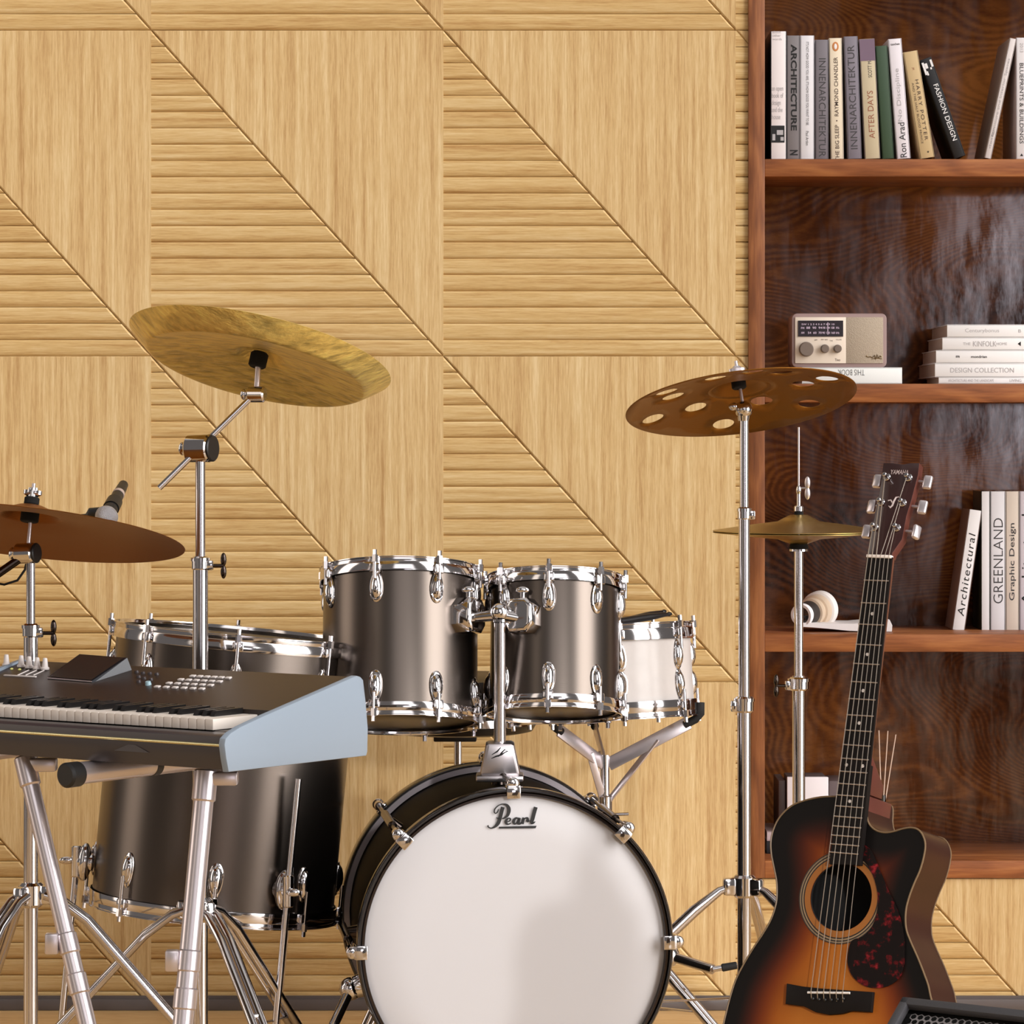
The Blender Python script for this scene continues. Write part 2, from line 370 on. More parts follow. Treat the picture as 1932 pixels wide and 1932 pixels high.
r, M, t, h, sc = book('cream paperback with an orange oval badge at the top of its spine', 1592, 24, 72, 300, YS, .16, (226, 212, 188), 1.0, None, G1, [('THE BIG SLEEP  •  RAYMOND CHANDLER', 206, 196, 7.5, INKB, 1, {'bold': .006})])
mb = MB(); mb.ball((t/2, -.0003, h-16/sc), 1, (6.2/sc, .0004, 9/sc), M, mi=0); mb.ball((t/2, -.0007, h-16/sc), 1, (2.6/sc, .0004, 5.5/sc), M, mi=1); link(mb, 'badge', [mat('orange ink', (196, 128, 74), .6), INKW], r)
book('grey book with INNENARCHITEKTUR reading upward, beside the cream paperback', 1626, 26, 69, 300, YS, .19, (124, 118, 128), 2.0, None, G1, [('INNENARCHITEKTUR', 184, 196, 13, INKG, 1, {'dx': -.5})])
r, M, t, h, sc = book('mauve-topped cream book titled AFTER DAYS', 1661, 29, 74, 300, YS, .18, (196, 182, 152), 2.8, (150, 136, 128), G1, [('SCOTT McKENNY', 118, 58, 7, INKG, 1, {'dx': 3}), ('AFTER DAYS', 217, 90, 11, INKR, 1, {'dx': 1})])
mb = MB(); mb.box((t/2, -.0002, h-21/sc), (t*.99, .0005, 41/sc), M); link(mb, 'spine_band', bm_((118, 98, 116)), r)
book('plain green clothbound book on the top shelf', 1687, 22, 87, 300, YS, .17, (54, 76, 54), 3.5, None, G1)
book('white book titled Ron Arad leaning left against the green book', 1718, 25, 74, 300, YS, .19, (226, 220, 226), 4.4, None, G1, [('taschen', 84, 17, 4.5, INKG, 0, {'bold': .01}), ('Ron Arad', 265, 66, 12, INKG, 1, {'bold': .006}), ('No Discipline', 180, 100, 10, INKL, 1, {})])
book('tan paperback with small dark lettering leaning beside the Ron Arad book', 1764, 27, 99, 300, YS, .15, (198, 172, 128), 9.2, None, G1, [('HARRY POTTER', 210, 116, 6.5, INKB, -1, {'dx': 3.5, 'spacing': 1.25}), ('AND THE HALF BLOOD PRINCE', 215, 116, 4, INKB, -1, {'dx': -5, 'spacing': 1.1}), ('*', 289, 4, 4, INK, 0, {'bold': .02, 'dx': 3}), ('JK', 132, 6, 5, INKR, -1, {})])
r, M, t, h, sc = book('black book titled FASHION DESIGN in white, leaning furthest on the top shelf', 1824, 22, 114, 300, YS, .19, (16, 15, 17), 19.3, None, G1, [('FASHION DESIGN', 216, 112, 9, INKW, -1, {'bold': .006, 'dx': 2})])
mb = MB()
for x, z, a_, b_ in ((3, 18, 4, 24), (8, 14, 5, 10), (15, 21, 3, 4), (19, 12, 4, 14), (6, 28, 3, 8)): mb.box((x/sc, -.0004, h-z/sc), (a_/sc, .0006, b_/sc), M)
link(mb, 'cover_pattern', INKW, r)
book('thin white book leaning right at the far end of the top shelf', 1870, 13, 74, 300, YS, .19, (216, 208, 206), -12.0, (176, 158, 148), G1, [('Furniture and Interior Spaces', 185, 150, 6, INKL, 1, {'dx': .5}), ('design', 262, 40, 5, INKL, 1, {})])
book('thick white book titled BLUEPRINTS & BUILDINGS upright at the right edge of the photo', 1947, 30, 71, 300, YS, .21, (226, 222, 224), 0, (198, 186, 188), G1, [('BLUEPRINTS & BUILDINGS', 195, 152, 7.5, INKG, -1, {'dx': -4.5, 'bold': .008}), ('2013', 90, 18, 6, INKL, -1, {'dx': -4.5}), ('◄', 292, 5, 6, INK, -1, {'dx': -4.5})])
# third shelf
YS3 = 7.95; G3 = 'books standing on the shelf behind the guitar'
def zs3(d): return 1190
book('white book titled Architectural leaning right against the row behind the guitar', 1820, 24, 964, 1191, YS3, .13, (236, 233, 233), -8.2, (140, 112, 100), G3, [('Architectural', 1086, 158, 13, INK, 1, {'spacing': 1.15, 'shear': .15})])
book('plain white book without a title, first of the upright row behind the guitar', 1868, 17, 927, 1191, YS3, .14, (230, 227, 228), 0, (44, 46, 34), G3)
book('white book titled GREENLAND in thin capitals', 1896.5, 27.5, 927, 1191, YS3, .14, (228, 226, 230), 0, None, G3, [('GREENLAND', 1058, 161, 18, INKG, 1, {'dx': .5, 'bold': -.008})])
book('cream book titled Graphic Design', 1922.5, 25, 927, 1191, YS3, .14, (222, 208, 194), 0, None, G3, [('Graphic Design', 1060, 146, 13, INKG, 1, {'bold': .008, 'dx': .5})])
book('pale lilac book titled Architectural cut by the right edge of the photo', 1950, 26, 927, 1191, YS3, .14, (218, 210, 218), 0, None, G3, [('Architectural', 1055, 170, 15, INK, 1, {'bold': .008, 'dx': -2})])
# flat books
def flat(label, x0, x1, y0, y1, Y, depth, col, group, texts=(), skew=0., pages=True, zb=None):
    sc = f/Y; w = (x1-x0)/sc; h = (y1-y0)/sc; z0 = (H-(y1-HY)/sc) if zb is None else zb
    M = Matrix.Translation(((x0-CX)/sc, Y, z0)) @ Matrix.Rotation(R(skew), 4, 'Z')
    r = thing('book', label, 'book', M @ V((w/2, depth/2, 0)), group); mb = MB(); th = .002
    mb.box((w/2, .0015, h/2), (w, .003, h), M, .0008); mb.box((w/2, depth/2, th/2), (w, depth, th), M, .0005); mb.box((w/2, depth/2, h-th/2), (w, depth, th), M, .0005)
    link(mb, 'cover', bm_(col), r)
    mb = MB(); mb.box((w/2, depth/2, h/2), (w-.004, depth-.006, h-2*th-.0002), M); link(mb, 'pages', M_page, r)
    for s_, xcen, ln, hg, ink, kw in texts:
        kw = dict(kw); flip = kw.pop('flip', 1); L = frame(V(((xcen-x0)/sc, -.0004, h/2+kw.pop('dz', 0)/sc)), V((flip, 0, 0)), V((0, 0, flip)), V((0, -1, 0)))
        text(s_, M @ L, ln/sc, ink, r, 'lettering', hg/sc, **kw)
    return z0+h
G2 = 'white books stacked flat beside the radio'; Y2 = 7.79; zsh = zc(724)
W1 = (238, 236, 236)
z = flat('thin white book at the bottom of the flat stack beside the radio', 1771, 1975, 711.5, 724, Y2, .24, W1, G2, [('ARCHITECTURE AND THE LANDSCAPE', 1832, 86, 5, INKL, {}), ('LIVING', 1916, 22, 5, INKL, {})], zb=zsh)
z = flat('white book titled DESIGN COLLECTION, second from the bottom of the flat stack', 1764, 1970, 684.5, 711, Y2, .32, W1, G2, [('DESIGN COLLECTION', 1853, 120, 9, INKL, {})], zb=z)
z = flat('white book with two small dark words, middle of the flat stack', 1766, 1968, 659.5, 684, Y2, .27, W1, G2, [('m', 1807, 7, 4, INKG, {'bold': .03}), ('mondrian', 1847, 30, 5, INKG, {'bold': .02})], zb=z)
z = flat('white book titled THE KINFOLK HOME, second from the top of the flat stack', 1778, 1972, 635, 659, Y2, .28, W1, G2, [('THE', 1824, 14, 5, INKL, {}), ('KINFOLK', 1858, 44, 10, INKL, {}), ('HOME', 1890, 20, 5, INKL, {}), ('◄', 1923, 6, 9, INK, {})], zb=z)
flat('white book with a thin grey title lying topmost on the flat stack', 1787, 1980, 610, 634.5, Y2, .3, W1, G2, [('Centurybonus', 1853, 64, 9, INKL, {'bold': -.01}), ('B', 1924, 5, 6, INKL, {})], zb=z)
z = flat('white book lying under the radio, its title upside down', 1513, 1702, 693, 724, Y2, .2, (228, 230, 228), 'white book under the radio', [('THIS BOOK', 1606, 50, 11, INKG, {'flip': -1, 'dz': 6, 'bold': -.01})], zb=zsh)
# radio
rs = f/7.80; RX0 = (1494-CX)/rs; RX1 = (1673-CX)/rs; rh = 102/rs; rw = RX1-RX0
def rp(px, py): return V(((px-CX)/rs, 7.80, H-(py-HY)/rs))
rd = thing('radio', 'retro table radio with cream face and black dial lying on the white book', 'radio', ((RX0+RX1)/2, 7.86, z))
def rrect(w, h, r, n=6):
    out = []
    for cx_, cy_, a0 in ((w/2-r, h/2-r, 0), (-w/2+r, h/2-r, 90), (-w/2+r, -h/2+r, 180), (w/2-r, -h/2+r, 270)):
        for i in range(n+1): out.append((cx_+r*cos(R(a0+90*i/n)), cy_+r*sin(R(a0+90*i/n))))
    return out
RM = frame(V(((RX0+RX1)/2, 7.80, z+rh/2)), V((1, 0, 0)), V((0, 0, 1)), V((0, -1, 0)))
mb = MB(); mb.prism(rrect(rw, rh, .012), RM, -.11, 0, .002); link(mb, 'case', mat('mauve grey radio case', (146, 122, 118), .4), rd)
M_cream = mat('cream radio plate', (222, 208, 192), .45)
mb = MB(); c = rp(1548, 642); mb.box((c.x, 7.799, c.z), (96/rs, .004, 87/rs), bev=.001); link(mb, 'face_plate', M_cream, rd)
c = rp(1631, 642); mb = MB(); mb.box((c.x, 7.7995, c.z), (70/rs, .004, 87/rs), bev=.001)
gr = link(mb, 'speaker_grille', mat('woven grille cloth', (186, 170, 150), .8, bump=.6, bscale=420, var=.15), rd)
c = rp(1548, 620); mb = MB(); mb.box((c.x, 7.7965, c.z), (85/rs, .003, 30/rs)); dl = link(mb, 'dial', mat('dark radio dial', (26, 16, 22), .25), rd)
TMr = lambda px, py, y=7.7966: frame(V((rp(px, py).x, y, rp(px, py).z)), V((1, 0, 0)), V((0, 0, 1)), V((0, -1, 0)))
M_pinkw = mat('pale dial print', (206, 186, 206), .5)
for s_, px, py, ln, hg in (('SW 1 2 3 4 5 6 7 8 9 10', 1543, 612, 62, 3.2), ('FM', 1514, 619, 6, 4), ('88  90  94', 1536, 618.5, 30, 4.2), ('98 104 108', 1563, 618.5, 22, 4.2), ('MHz', 1580, 618.5, 6, 4), ('AM', 1514, 628, 6, 4), ('54  60  70', 1537, 628, 26, 4.2), ('90 120 160', 1563, 628, 24, 4.2), ('kHz', 1580, 628, 6, 4)): text(s_, TMr(px, py, 7.7946), ln/rs, M_pinkw, dl, 'dial_print', hg/rs, bold=.008)
mb = MB(); c = rp(1561.5, 620); mb.box((c.x, 7.7945, c.z), (1.3/rs, .001, 23/rs)); link(mb, 'dial_pointer', M_pinkw, dl)
M_knob = mat('grey radio knob', (112, 98, 88), .5)
for px, py, rr in ((1521, 659, 14.5), (1556, 658, 8.5), (1580, 658, 8)):
    c = rp(px, py); mb = MB(); mb.tube((c.x, 7.797, c.z), (c.x, 7.786, c.z), rr/rs*.97, rr/rs*.92, 28, bev=.0015); link(mb, 'knob', M_knob, rd)
for s_, px, py, ln, hg in (('OFF', 1539, 641.5, 6, 2.6), ('FM  AM', 1555, 641, 12, 2.6), ('TONE', 1568, 643, 6, 2.6), ('VOLUME', 1582, 641, 11, 2.6), ('Tivo', 1580, 679, 10, 5)): text(s_, TMr(px, py), ln/rs, INKB, rd, 'lettering', hg/rs)
mb = MB(); pts = [(1634, 671), (1637, 674), (1642, 673), (1646, 675), (1650, 670), (1652, 678), (1655, 669), (1658, 676), (1661, 671), (1663, 674)]
mb.path([rp(*p)-V((0, .0035, 0)) for p in pts], .0008, 6); mb.path([rp(*p)-V((0, .0035, 0)) for p in ((1645, 677), (1655, 675.5), (1664, 677))], .0006, 6); link(mb, 'emblem', mat('brass emblem', (120, 96, 50), .35, .8), rd)
# magazine + lens on third shelf
zs = zc(1197); sc = f/7.86
mg = MB(); MW = .205; MX = (1508-CX)/sc
prof = [(0, .012), (.03, .0105), (.07, .007), (.11, .003), (.16, .0012), (.205, .0012)]
top = [(0, .021), (.04, .0205), (.08, .019), (.12, .0185), (.16, .022), (.190, .028), (.2, .0275), (.206, .015)]
poly = [(x, z_) for x, z_ in prof]+[(.206, .015)]+[(x, z_) for x, z_ in top[:-1][::-1]]
mg.prism(poly, frame(V((MX, 7.86, zs)), V((1, 0, 0)), V((0, 0, 1)), V((0, -1, 0))) @ Matrix.Rotation(R(0), 4, 'Z'), -.14, 0)
mgo = link(mg, 'magazine', mat('white magazine paper', (226, 220, 218), .5), None, V((MX+.1, 7.93, zs)))
tag(mgo, 'curled white magazine lying on the shelf behind the guitar neck', 'magazine')
p0 = P(1511, 1161, 7.865); p1 = p0+V((.066, .115, .012)); ax = (p1-p0).normalized()
le = thing('camera_lens', 'white and tan camera lens with a dark band lying on the magazine', 'lens', p0+V((.03, .05, -.03)))
LM = axisM(p0, ax); L_ = (p1-p0).length
mb = MB(); mb.lathe([(.019, 0), (.0245, 0), (.0255, .003), (.0255, .012), (.024, .016), (.019, .016), (.019, 0)], LM, 40); link(mb, 'front_ring', mat('white lens ring', (236, 232, 232), .35), le)
mb = MB(); mb.lathe([(0, .008), (.0195, .008)], LM, 32); link(mb, 'glass', mat('dark lens glass', (26, 30, 34), .08, 0, 1.), le)
mb = MB(); mb.lathe([(.0235, .014), (.0255, .02), (.0265, .045), (.025, .047)], LM, 40); link(mb, 'grip_ring', mat('dark grip ring', (46, 38, 34), .5), le)
mb = MB(); mb.lathe([(.024, .045), (.031, .047), (.032, .058), (.030, .06), (.030, .066), (.0345, .068), (.036, .088), (.033, .09)], LM, 40); link(mb, 'barrel', mat('tan lens barrel', (206, 184, 160), .35, .2), le)
mb = MB(); mb.lathe([(0, .086), (.034, .086), (.0405, .09), (.0415, .108), (.039, .11), (0, .11)], LM, 40); link(mb, 'end_cap', mat('white lens cap', (226, 220, 216), .4), le)
# bottom shelf things
zb4 = zc(1624); s4 = f/7.88
def p4(px, py): return P(px, py, 7.88)
a = p4(1443, 1600); 
M4 = 'books lying flat on the bottom shelf'
flat('black book lying flat at the bottom left of the lowest shelf', 1446, 1612, 1590, 1614, 7.90, .17, (22, 26, 32), M4, zb=zb4)
zt = zb4+24/(f/7.90)
z5 = flat('mauve white book lying flat under the pale box on the lowest shelf', 1447, 1606, 1572, 1590, 7.90, .17, (196, 178, 180), M4, zb=zt)
bxr = thing('storage_box', 'white fronted box with dark grey sides standing behind the guitar on the lowest shelf', 'box', (p4(1530, 0).x, 7.96, z5))
hb = p4(0, 1466).z-z5; xa = p4(1485, 0).x; xb = p4(1563, 0).x
mb = MB(); mb.box(((xa+xb)/2, 7.885, z5+hb/2), (xb-xa, .012, hb), bev=.002); link(mb, 'front', mat('white box front', (222, 214, 216), .5), bxr)
mb = MB(); mb.box(((xa+xb)/2, 7.945, z5+hb/2), (xb-xa-.004, .11, hb-.003), bev=.003); link(mb, 'case', mat('dark grey box case', (86, 78, 78), .5), bxr)
text('fine goods', frame(V(((xa+xb)/2+.005, 7.8785, z5+hb*.36)), V((1, 0, 0)), UP, V((0, -1, 0))), .03, INKL, bxr, 'lettering')
bx2 = thing('storage_box', 'dark grey box beside the white fronted box on the lowest shelf', 'box', (p4(1576, 0).x, 7.97, z5))
mb = MB(); x2 = p4(1564.5, 0).x; x3 = p4(1600, 0).x; mb.box(((x2+x3)/2, 7.96, z5+hb*.46), (x3-x2, .13, hb*.92), bev=.003); link(mb, 'case', mat('mauve grey box', (98, 84, 84), .5), bx2)
bx3 = thing('storage_box', 'dark brown upright box at the left end of the lowest shelf', 'box', (p4(1462, 0).x, 7.98, z5))
mb = MB(); x2 = p4(1470, 0).x; x3 = p4(1484, 0).x; mb.box(((x2+x3)/2, 7.975, z5+hb*.46), (x3-x2, .15, hb*.92), bev=.002); link(mb, 'case', mat('dark brown box', (78, 62, 58), .5), bx3)
DX = P(1664, 0, 7.93).x
df = thing('reed_diffuser', 'reed diffuser with thin pale sticks in a dark glass bottle behind the guitar', 'diffuser', (DX, 7.93, zb4))
mb = MB(); hh = P(0, 1500, 7.93).z-zb4
mb.lathe([(0, 0), (.02, 0), (.0225, .004), (.0225, hh*.7), (.018, hh*.8), (.009, hh*.84), (.009, hh), (.006, hh), (.006, hh*.8), (0, hh*.8)], Matrix.Translation((DX, 7.93, zb4)), 32); link(mb, 'bottle', mat('dark brown glass', (16, 12, 10), .06, 0, 1.), df)
for px, py in ((1658, 1378), (1675, 1379), (1690, 1386), (1641, 1452), (1644, 1440)):
    mb = MB(); mb.tube((DX+(px-1664)*.00005, 7.93, zb4+hh*.6), P(px, py, 7.93+random.uniform(-.01, .01)), .0013, seg=8); link(mb, 'reed', mat('pale reed', (222, 196, 176), .6), df)
# ------------------------------------------------------------------ drums
def ringprof(r0, r1, z0, z1, e=.002):
    return [(r0, z0), (r1-e, z0), (r1, z0+e), (r1, z1-e), (r1-e, z1), (r0, z1), (r0, z0)]
def lugmesh(w=.014, h=.032, d=.013, up=1):
    mb = MB(); n = 10; m = 24
    rings = [(1, 0), (1, .18), (.93, .30), (.80, .34), (.78, .42), (.6, .72), (.3, .94), (0, 1)]
    vs = []; fs = []
    for k, (q, dz) in enumerate(rings):
        for i in range(m):
            a = 2*pi*i/m; x = w*q*sin(a)*(1-.16*cos(a)*up); y = h*q*cos(a); vs.append((x, -d*dz, y))
    for k in range(len(rings)-1):
        for i in range(m): fs.append([k*m+i, k*m+(i+1) % m, (k+1)*m+(i+1) % m, (k+1)*m+i])
    mb.add(vs, fs); return mb
def rodmesh(L, r=.0035):
    mb = MB(); mb.tube((0, 0, 0), (0, 0, L), r, seg=12); mb.box((0, .004, L-.022), (.021, .012, .018), bev=.003); mb.tube((0, 0, L-.012), (0, 0, L+.002), .0065, seg=6); mb.tube((0, 0, L), (0, 0, L+.012), .0042, seg=8); return mb
def drum(name, label, c, rot, Rs, h, shellm, lugs, nlug, a0, hoopw=.026, topm=M_whitehead, botm=M_darkhead, cat='drum', lugz=.055, lugscale=1., lugs_bottom=True, group=None, double=False):
    M = Matrix.Translation(c) @ rot.to_4x4(); z0 = -h/2; z1 = h/2
    root = thing(name, label, cat, M @ V((0, 0, z0)), group, rot)
    S = MB(); S.lathe([(Rs-.006, z0+.006), (Rs, z0+.006), (Rs, z1-.006), (Rs-.006, z1-.006)], M, 96); link(S, 'shell', shellm, root)
    Rh = Rs+.0055
    for nm, za, zb_, sgn in (('rim', z1-hoopw, z1, 1), ('rim', z0, z0+hoopw, -1)):
        e = za if sgn > 0 else zb_; o_ = zb_ if sgn > 0 else za; zmid = e+(o_-e)*.62
        pr = [(Rh-.001, e), (Rh+.001, e), (Rh+.0012, e+(o_-e)*.04), (Rh+.0012, zmid), (Rh+.0006, zmid+(o_-e)*.03), (Rh+.0008, zmid+(o_-e)*.06), (Rh+.0008, o_-(o_-e)*.10), (Rh+.0032, o_-(o_-e)*.06), (Rh+.0032, o_), (Rh-.001, o_), (Rh-.002, o_-(o_-e)*.1), (Rh-.002, e)]
        mb = MB(); mb.lathe(pr, M, 96); link(mb, nm, M_chrome, root)
    mb = MB(); mb.lathe([(0, z1-.012), (Rs-.004, z1-.012), (Rs+.004, z1-.016)], M, 72); link(mb, 'batter_head', topm, root)
    mb = MB(); mb.lathe([(0, z0+.01), (Rs-.004, z0+.01), (Rs+.004, z0+.014)], M, 72); link(mb, 'resonant_head', botm, root)
    mats_t = []; rods = []
    for k in range(nlug):
        a = R(a0+360/nlug*k); Rz = Matrix.Rotation(a, 4, 'Z')
        mats_t.append(M @ Rz @ Matrix.Translation((0, -Rs+.001, z1-lugz)))
        rods.append(M @ Rz @ Matrix.Translation((0, -Rs-.012, z1-lugz+.012)))
        if lugs_bottom:
            F = Matrix.Rotation(pi, 4, 'Y')
            mats_t.append(M @ Rz @ Matrix.Translation((0, -Rs+.001, z0+lugz)) @ F); rods.append(M @ Rz @ Matrix.Translation((0, -Rs-.012, z0+lugz-.012)) @ F)
    lm = local(lugmesh(.014*lugscale, .032*lugscale, .014), 'lug', M_chrome); copies(lm, mats_t, root)
    rm = local(rodmesh(lugz-.012), 'tension_rod', M_chrome2); copies(rm, rods, root)
    return root, M
def rot2(tilt, phi): return Matrix.Rotation(R(phi), 3, 'Y') @ Matrix.Rotation(R(-tilt), 3, 'X')
YT = 6.85; st = f/YT
t1, T1 = drum('tom_drum', 'larger rack tom with gunmetal shell, mounted left of the centre post', P(755, 1221, YT), rot2(12, 0), 146/st, .303, M_shell, None, 8, -16, group='rack toms')
t2, T2 = drum('tom_drum', 'smaller rack tom with gunmetal shell, mounted right of the centre post', P(1046.5, 1219, YT), rot2(12, .6), 121.5/st, .270, M_shell, None, 8, -6, lugscale=.98, group='rack toms')
# floor tom
YFt = 6.86; sf = f/YFt; rf_ = rot2(1.5, 5.3)
ft, FT = drum('floor_tom', 'big gunmetal floor tom on thin legs behind the keyboard', P(425, 1455, YFt), rf_, 228/sf, .545, M_shell, None, 8, 4.5, hoopw=.03, lugz=.085, lugscale=1.05, topm=mat('dark drum head', (26, 24, 26), .35))
def ftpt(ang, z, r): a = R(ang); return FT @ V((r*sin(a), -r*cos(a), z))
for ang, ztop in ((35, .22), (-82, -.07), (150, .1)):
    mb = MB(); p = ftpt(ang, -.195, 228/sf+.002); q = ftpt(ang, -.195, 228/sf+.034); mb.ball((0, 0, 0), .03, (.62, .5, 1.25), axisM(p, q-p).__class__(FT.to_3x3().to_4x4()) if False else Matrix.Translation(q*.55+p*.45) @ FT.to_3x3().to_4x4() @ Matrix.Rotation(R(ang), 4, 'Z')); mb.tube(p, q, .018, .015, 20, bev=.004); mb.tube(q+V((0, 0, -.03)), q+V((0, 0, .03)), .011, seg=16, bev=.002)
    br = link(mb, 'leg_bracket', M_chrome, ft)
    mb = MB(); top = ftpt(ang, ztop-.10 if ang != 35 else .015, 228/sf+.034); ft0 = q+(q-top).normalized()*((q.z-.012)/max(.2, (top-q).normalized().z)); mb.tube(top, ft0, .0065, seg=14); lg = link(mb, 'leg', M_chrome2, ft)
    mb = MB(); mb.tube(ft0+V((0, 0, .02)), V((ft0.x, ft0.y, 0)), .012, .014, 14, bev=.003); link(mb, 'rubber_foot', M_rubber, lg)
    mb = MB(); w0 = q+(q-p).normalized()*.02; mb.tube(q, w0, .005, seg=10); mb.ball(w0, .011, (1.3, .5, .7)); link(mb, 'wing_nut', M_chrome, br)
# bass drum
Fc = P(974, 1788, 6.53); Bc = P(918, 1713, 7.07); ax = (Bc-Fc).normalized(); rx = ax.cross(UP).normalized(); uy = rx.cross(ax)
BM = frame(Fc, rx, uy, -ax); DL = (Bc-Fc).length; RB = .293
bd = thing('bass_drum', 'black bass drum with white front head lettered Pearl, standing on the floor', 'drum', V((Fc.x*.5+Bc.x*.5, (Fc.y+Bc.y)/2, 0)))
mb = MB(); mb.lathe([(.272, -.03), (.274, -.03), (.274, -DL+.03), (.27, -DL+.03)], BM, 128); link(mb, 'shell', M_bassshell, bd)
for za, zb_ in ((-.045, 0), (-DL-.045+.045, -DL+.045)):
    mb = MB(); mb.lathe([(.280, za), (.289, za), (RB-.001, za+.003), (RB, za+.006), (RB, zb_-.006), (RB-.001, zb_-.003), (RB-.003, zb_), (.2875, zb_), (.286, zb_-.002), (.285, zb_-.01), (.280, za)], BM, 128); link(mb, 'hoop', M_hoopblack, bd)
mb = MB(); mb.lathe([(.2855, -.02), (.2855, -.006), (.2835, -.004), (.2795, -.004), (.2785, -.006), (.2785, -.02)], BM, 128); link(mb, 'head_ring', M_dkchrome, bd)
mb = MB(); mb.lathe([(0, -.0125), (.1, -.0128), (.2, -.0137), (.268, -.0155), (.279, -.02)], BM, 128); hd = link(mb, 'front_head', M_whitehead, bd)
mb = MB(); mb.lathe([(0, -DL+.014), (.279, -DL+.014)], BM, 96); link(mb, 'rear_head', M_whitehead, bd)
mb = MB(); mb.lathe([(.276, -DL+.045), (.276, -DL+.047), (.2865, -DL+.047), (.2875, -DL+.044)], BM, 128); link(mb, 'hoop_reflection', mat('grey hoop reflection', (150, 142, 146), .35, .4), bd)  # grey ring paints the reflection on the back hoop's front edge
def bp(ang, r, z): return BM @ V((r*cos(R(ang)), r*sin(R(ang)), z))
for k in range(8):
    a = 91+45*k; Mz = BM @ Matrix.Rotation(R(a), 4, 'Z')
    for zf, sg in ((0, 1), (-DL, -1)):
        mb = MB(); mb.box((RB+.002, 0, zf-sg*.02), (.008, .026, .046), Mz, .003); mb.box((RB-.008, 0, zf+sg*.002), (.022, .026, .006), Mz, .002); mb.tube(Mz @ V((RB+.008, 0, zf-sg*.005)), Mz @ V((RB+.008, 0, zf-sg*.05)), .0095, seg=16, bev=.002); mb.ball((RB+.008, 0, zf-sg*.004), .012, (1, 1, .5), Mz)
        cl = link(mb, 'claw_hook', M_chrome, bd)
        mb = MB(); mb.tube(Mz @ V((RB+.008, 0, zf-sg*.05)), Mz @ V((RB+.006, 0, zf-sg*.19)), .004, seg=10); link(mb, 'tension_rod', M_dkchrome, cl)
    mb = MB(); mb.tube(Mz @ V((.272, 0, -DL/2)), Mz @ V((RB+.002, 0, -DL/2)), .014, .010, 16); mb.tube(Mz @ V((RB+.006, 0, -DL/2-.1)), Mz @ V((RB+.006, 0, -DL/2+.1)), .0085, seg=16, bev=.003); link(mb, 'lug', M_dkchrome, bd)
# lettering 'Pearl' traced as strokes on the head
def hp(zx, zy):
    p = hit(910+zx/16.1, 1505+zy/16.1, BM @ V((0, 0, -.0112)), -ax); return p
def stroke(mb, pts, wd):
    n = len(pts); L = []; Rr = []
    Pn = [V((x, y)) for x, y in pts]; ws = wd if isinstance(wd, (list, tuple)) else [wd]*n
    # smooth (catmull) resample
    fine = []; fw = []
    for i in range(n-1):
        p0, p1, p2, p3 = Pn[max(i-1, 0)], Pn[i], Pn[i+1], Pn[min(i+2, n-1)]
        for k in range(6):
            t = k/6; fine.append(.5*((2*p1)+(p2-p0)*t+(2*p0-5*p1+4*p2-p3)*t*t+(3*p1-p0-3*p2+p3)*t**3)); fw.append(ws[i]*(1-t)+ws[i+1]*t)
    fine.append(Pn[-1]); fw.append(ws[-1])
    for i, p in enumerate(fine):
        d = fine[min(i+1, len(fine)-1)]-fine[max(i-1, 0)]; d = d.normalized() if d.length > 1e-6 else V((1, 0)); nn = V((-d.y, d.x))*fw[i]/2; L.append(p+nn); Rr.append(p-nn)
    vs = [hp(*q) for q in L+Rr]; m = len(fine); mb.add(vs, [[i, i+1, m+i+1, m+i] for i in range(m-1)])
mb = MB()
stroke(mb, [(490, 350), (462, 430), (405, 478), (362, 430), (380, 350), (450, 270), (540, 212), (640, 195), (740, 225), (800, 310), (808, 410), (770, 530), (690, 605), (600, 640)], [28, 40, 30, 42, 40, 34, 30, 34, 80, 110, 112, 90, 60, 30])
stroke(mb, [(625, 285), (600, 380), (560, 540), (520, 680), (480, 780), (410, 860), (330, 910), (260, 925), (190, 895), (165, 840)], [115, 112, 110, 110, 105, 80, 50, 36, 40, 58]); stroke(mb, [(420, 600), (470, 625), (540, 640)], [10, 40, 60])
stroke(mb, [(745, 740), (830, 705), (850, 650), (810, 622), (745, 660), (718, 730), (740, 790), (800, 805), (870, 770)], [24, 40, 60, 36, 70, 92, 70, 40, 30])
stroke(mb, [(1110, 650), (1040, 615), (975, 660), (950, 730), (975, 790), (1030, 780), (1085, 700), (1120, 640)], [40, 50, 80, 90, 60, 40, 40, 50]); stroke(mb, [(1135, 610), (1105, 700), (1095, 770), (1150, 785), (1200, 740)], [80, 92, 92, 60, 30])
stroke(mb, [(1260, 605), (1235, 690), (1215, 800)], [80, 92, 95]); stroke(mb, [(1240, 680), (1300, 625), (1370, 625), (1375, 690), (1350, 735)], [30, 40, 70, 95, 60]); stroke(mb, [(1370, 720), (1430, 710), (1480, 690)], [60, 30, 20])
stroke(mb, [(1625, 285), (1580, 450), (1530, 640), (1500, 755), (1550, 765), (1610, 725)], [118, 112, 110, 100, 60, 20])
mb.add([hp(505, 880), hp(1650, 852), hp(1618, 930), hp(500, 940)], [[0, 1, 2, 3]])
link(mb, 'lettering', INK, hd)
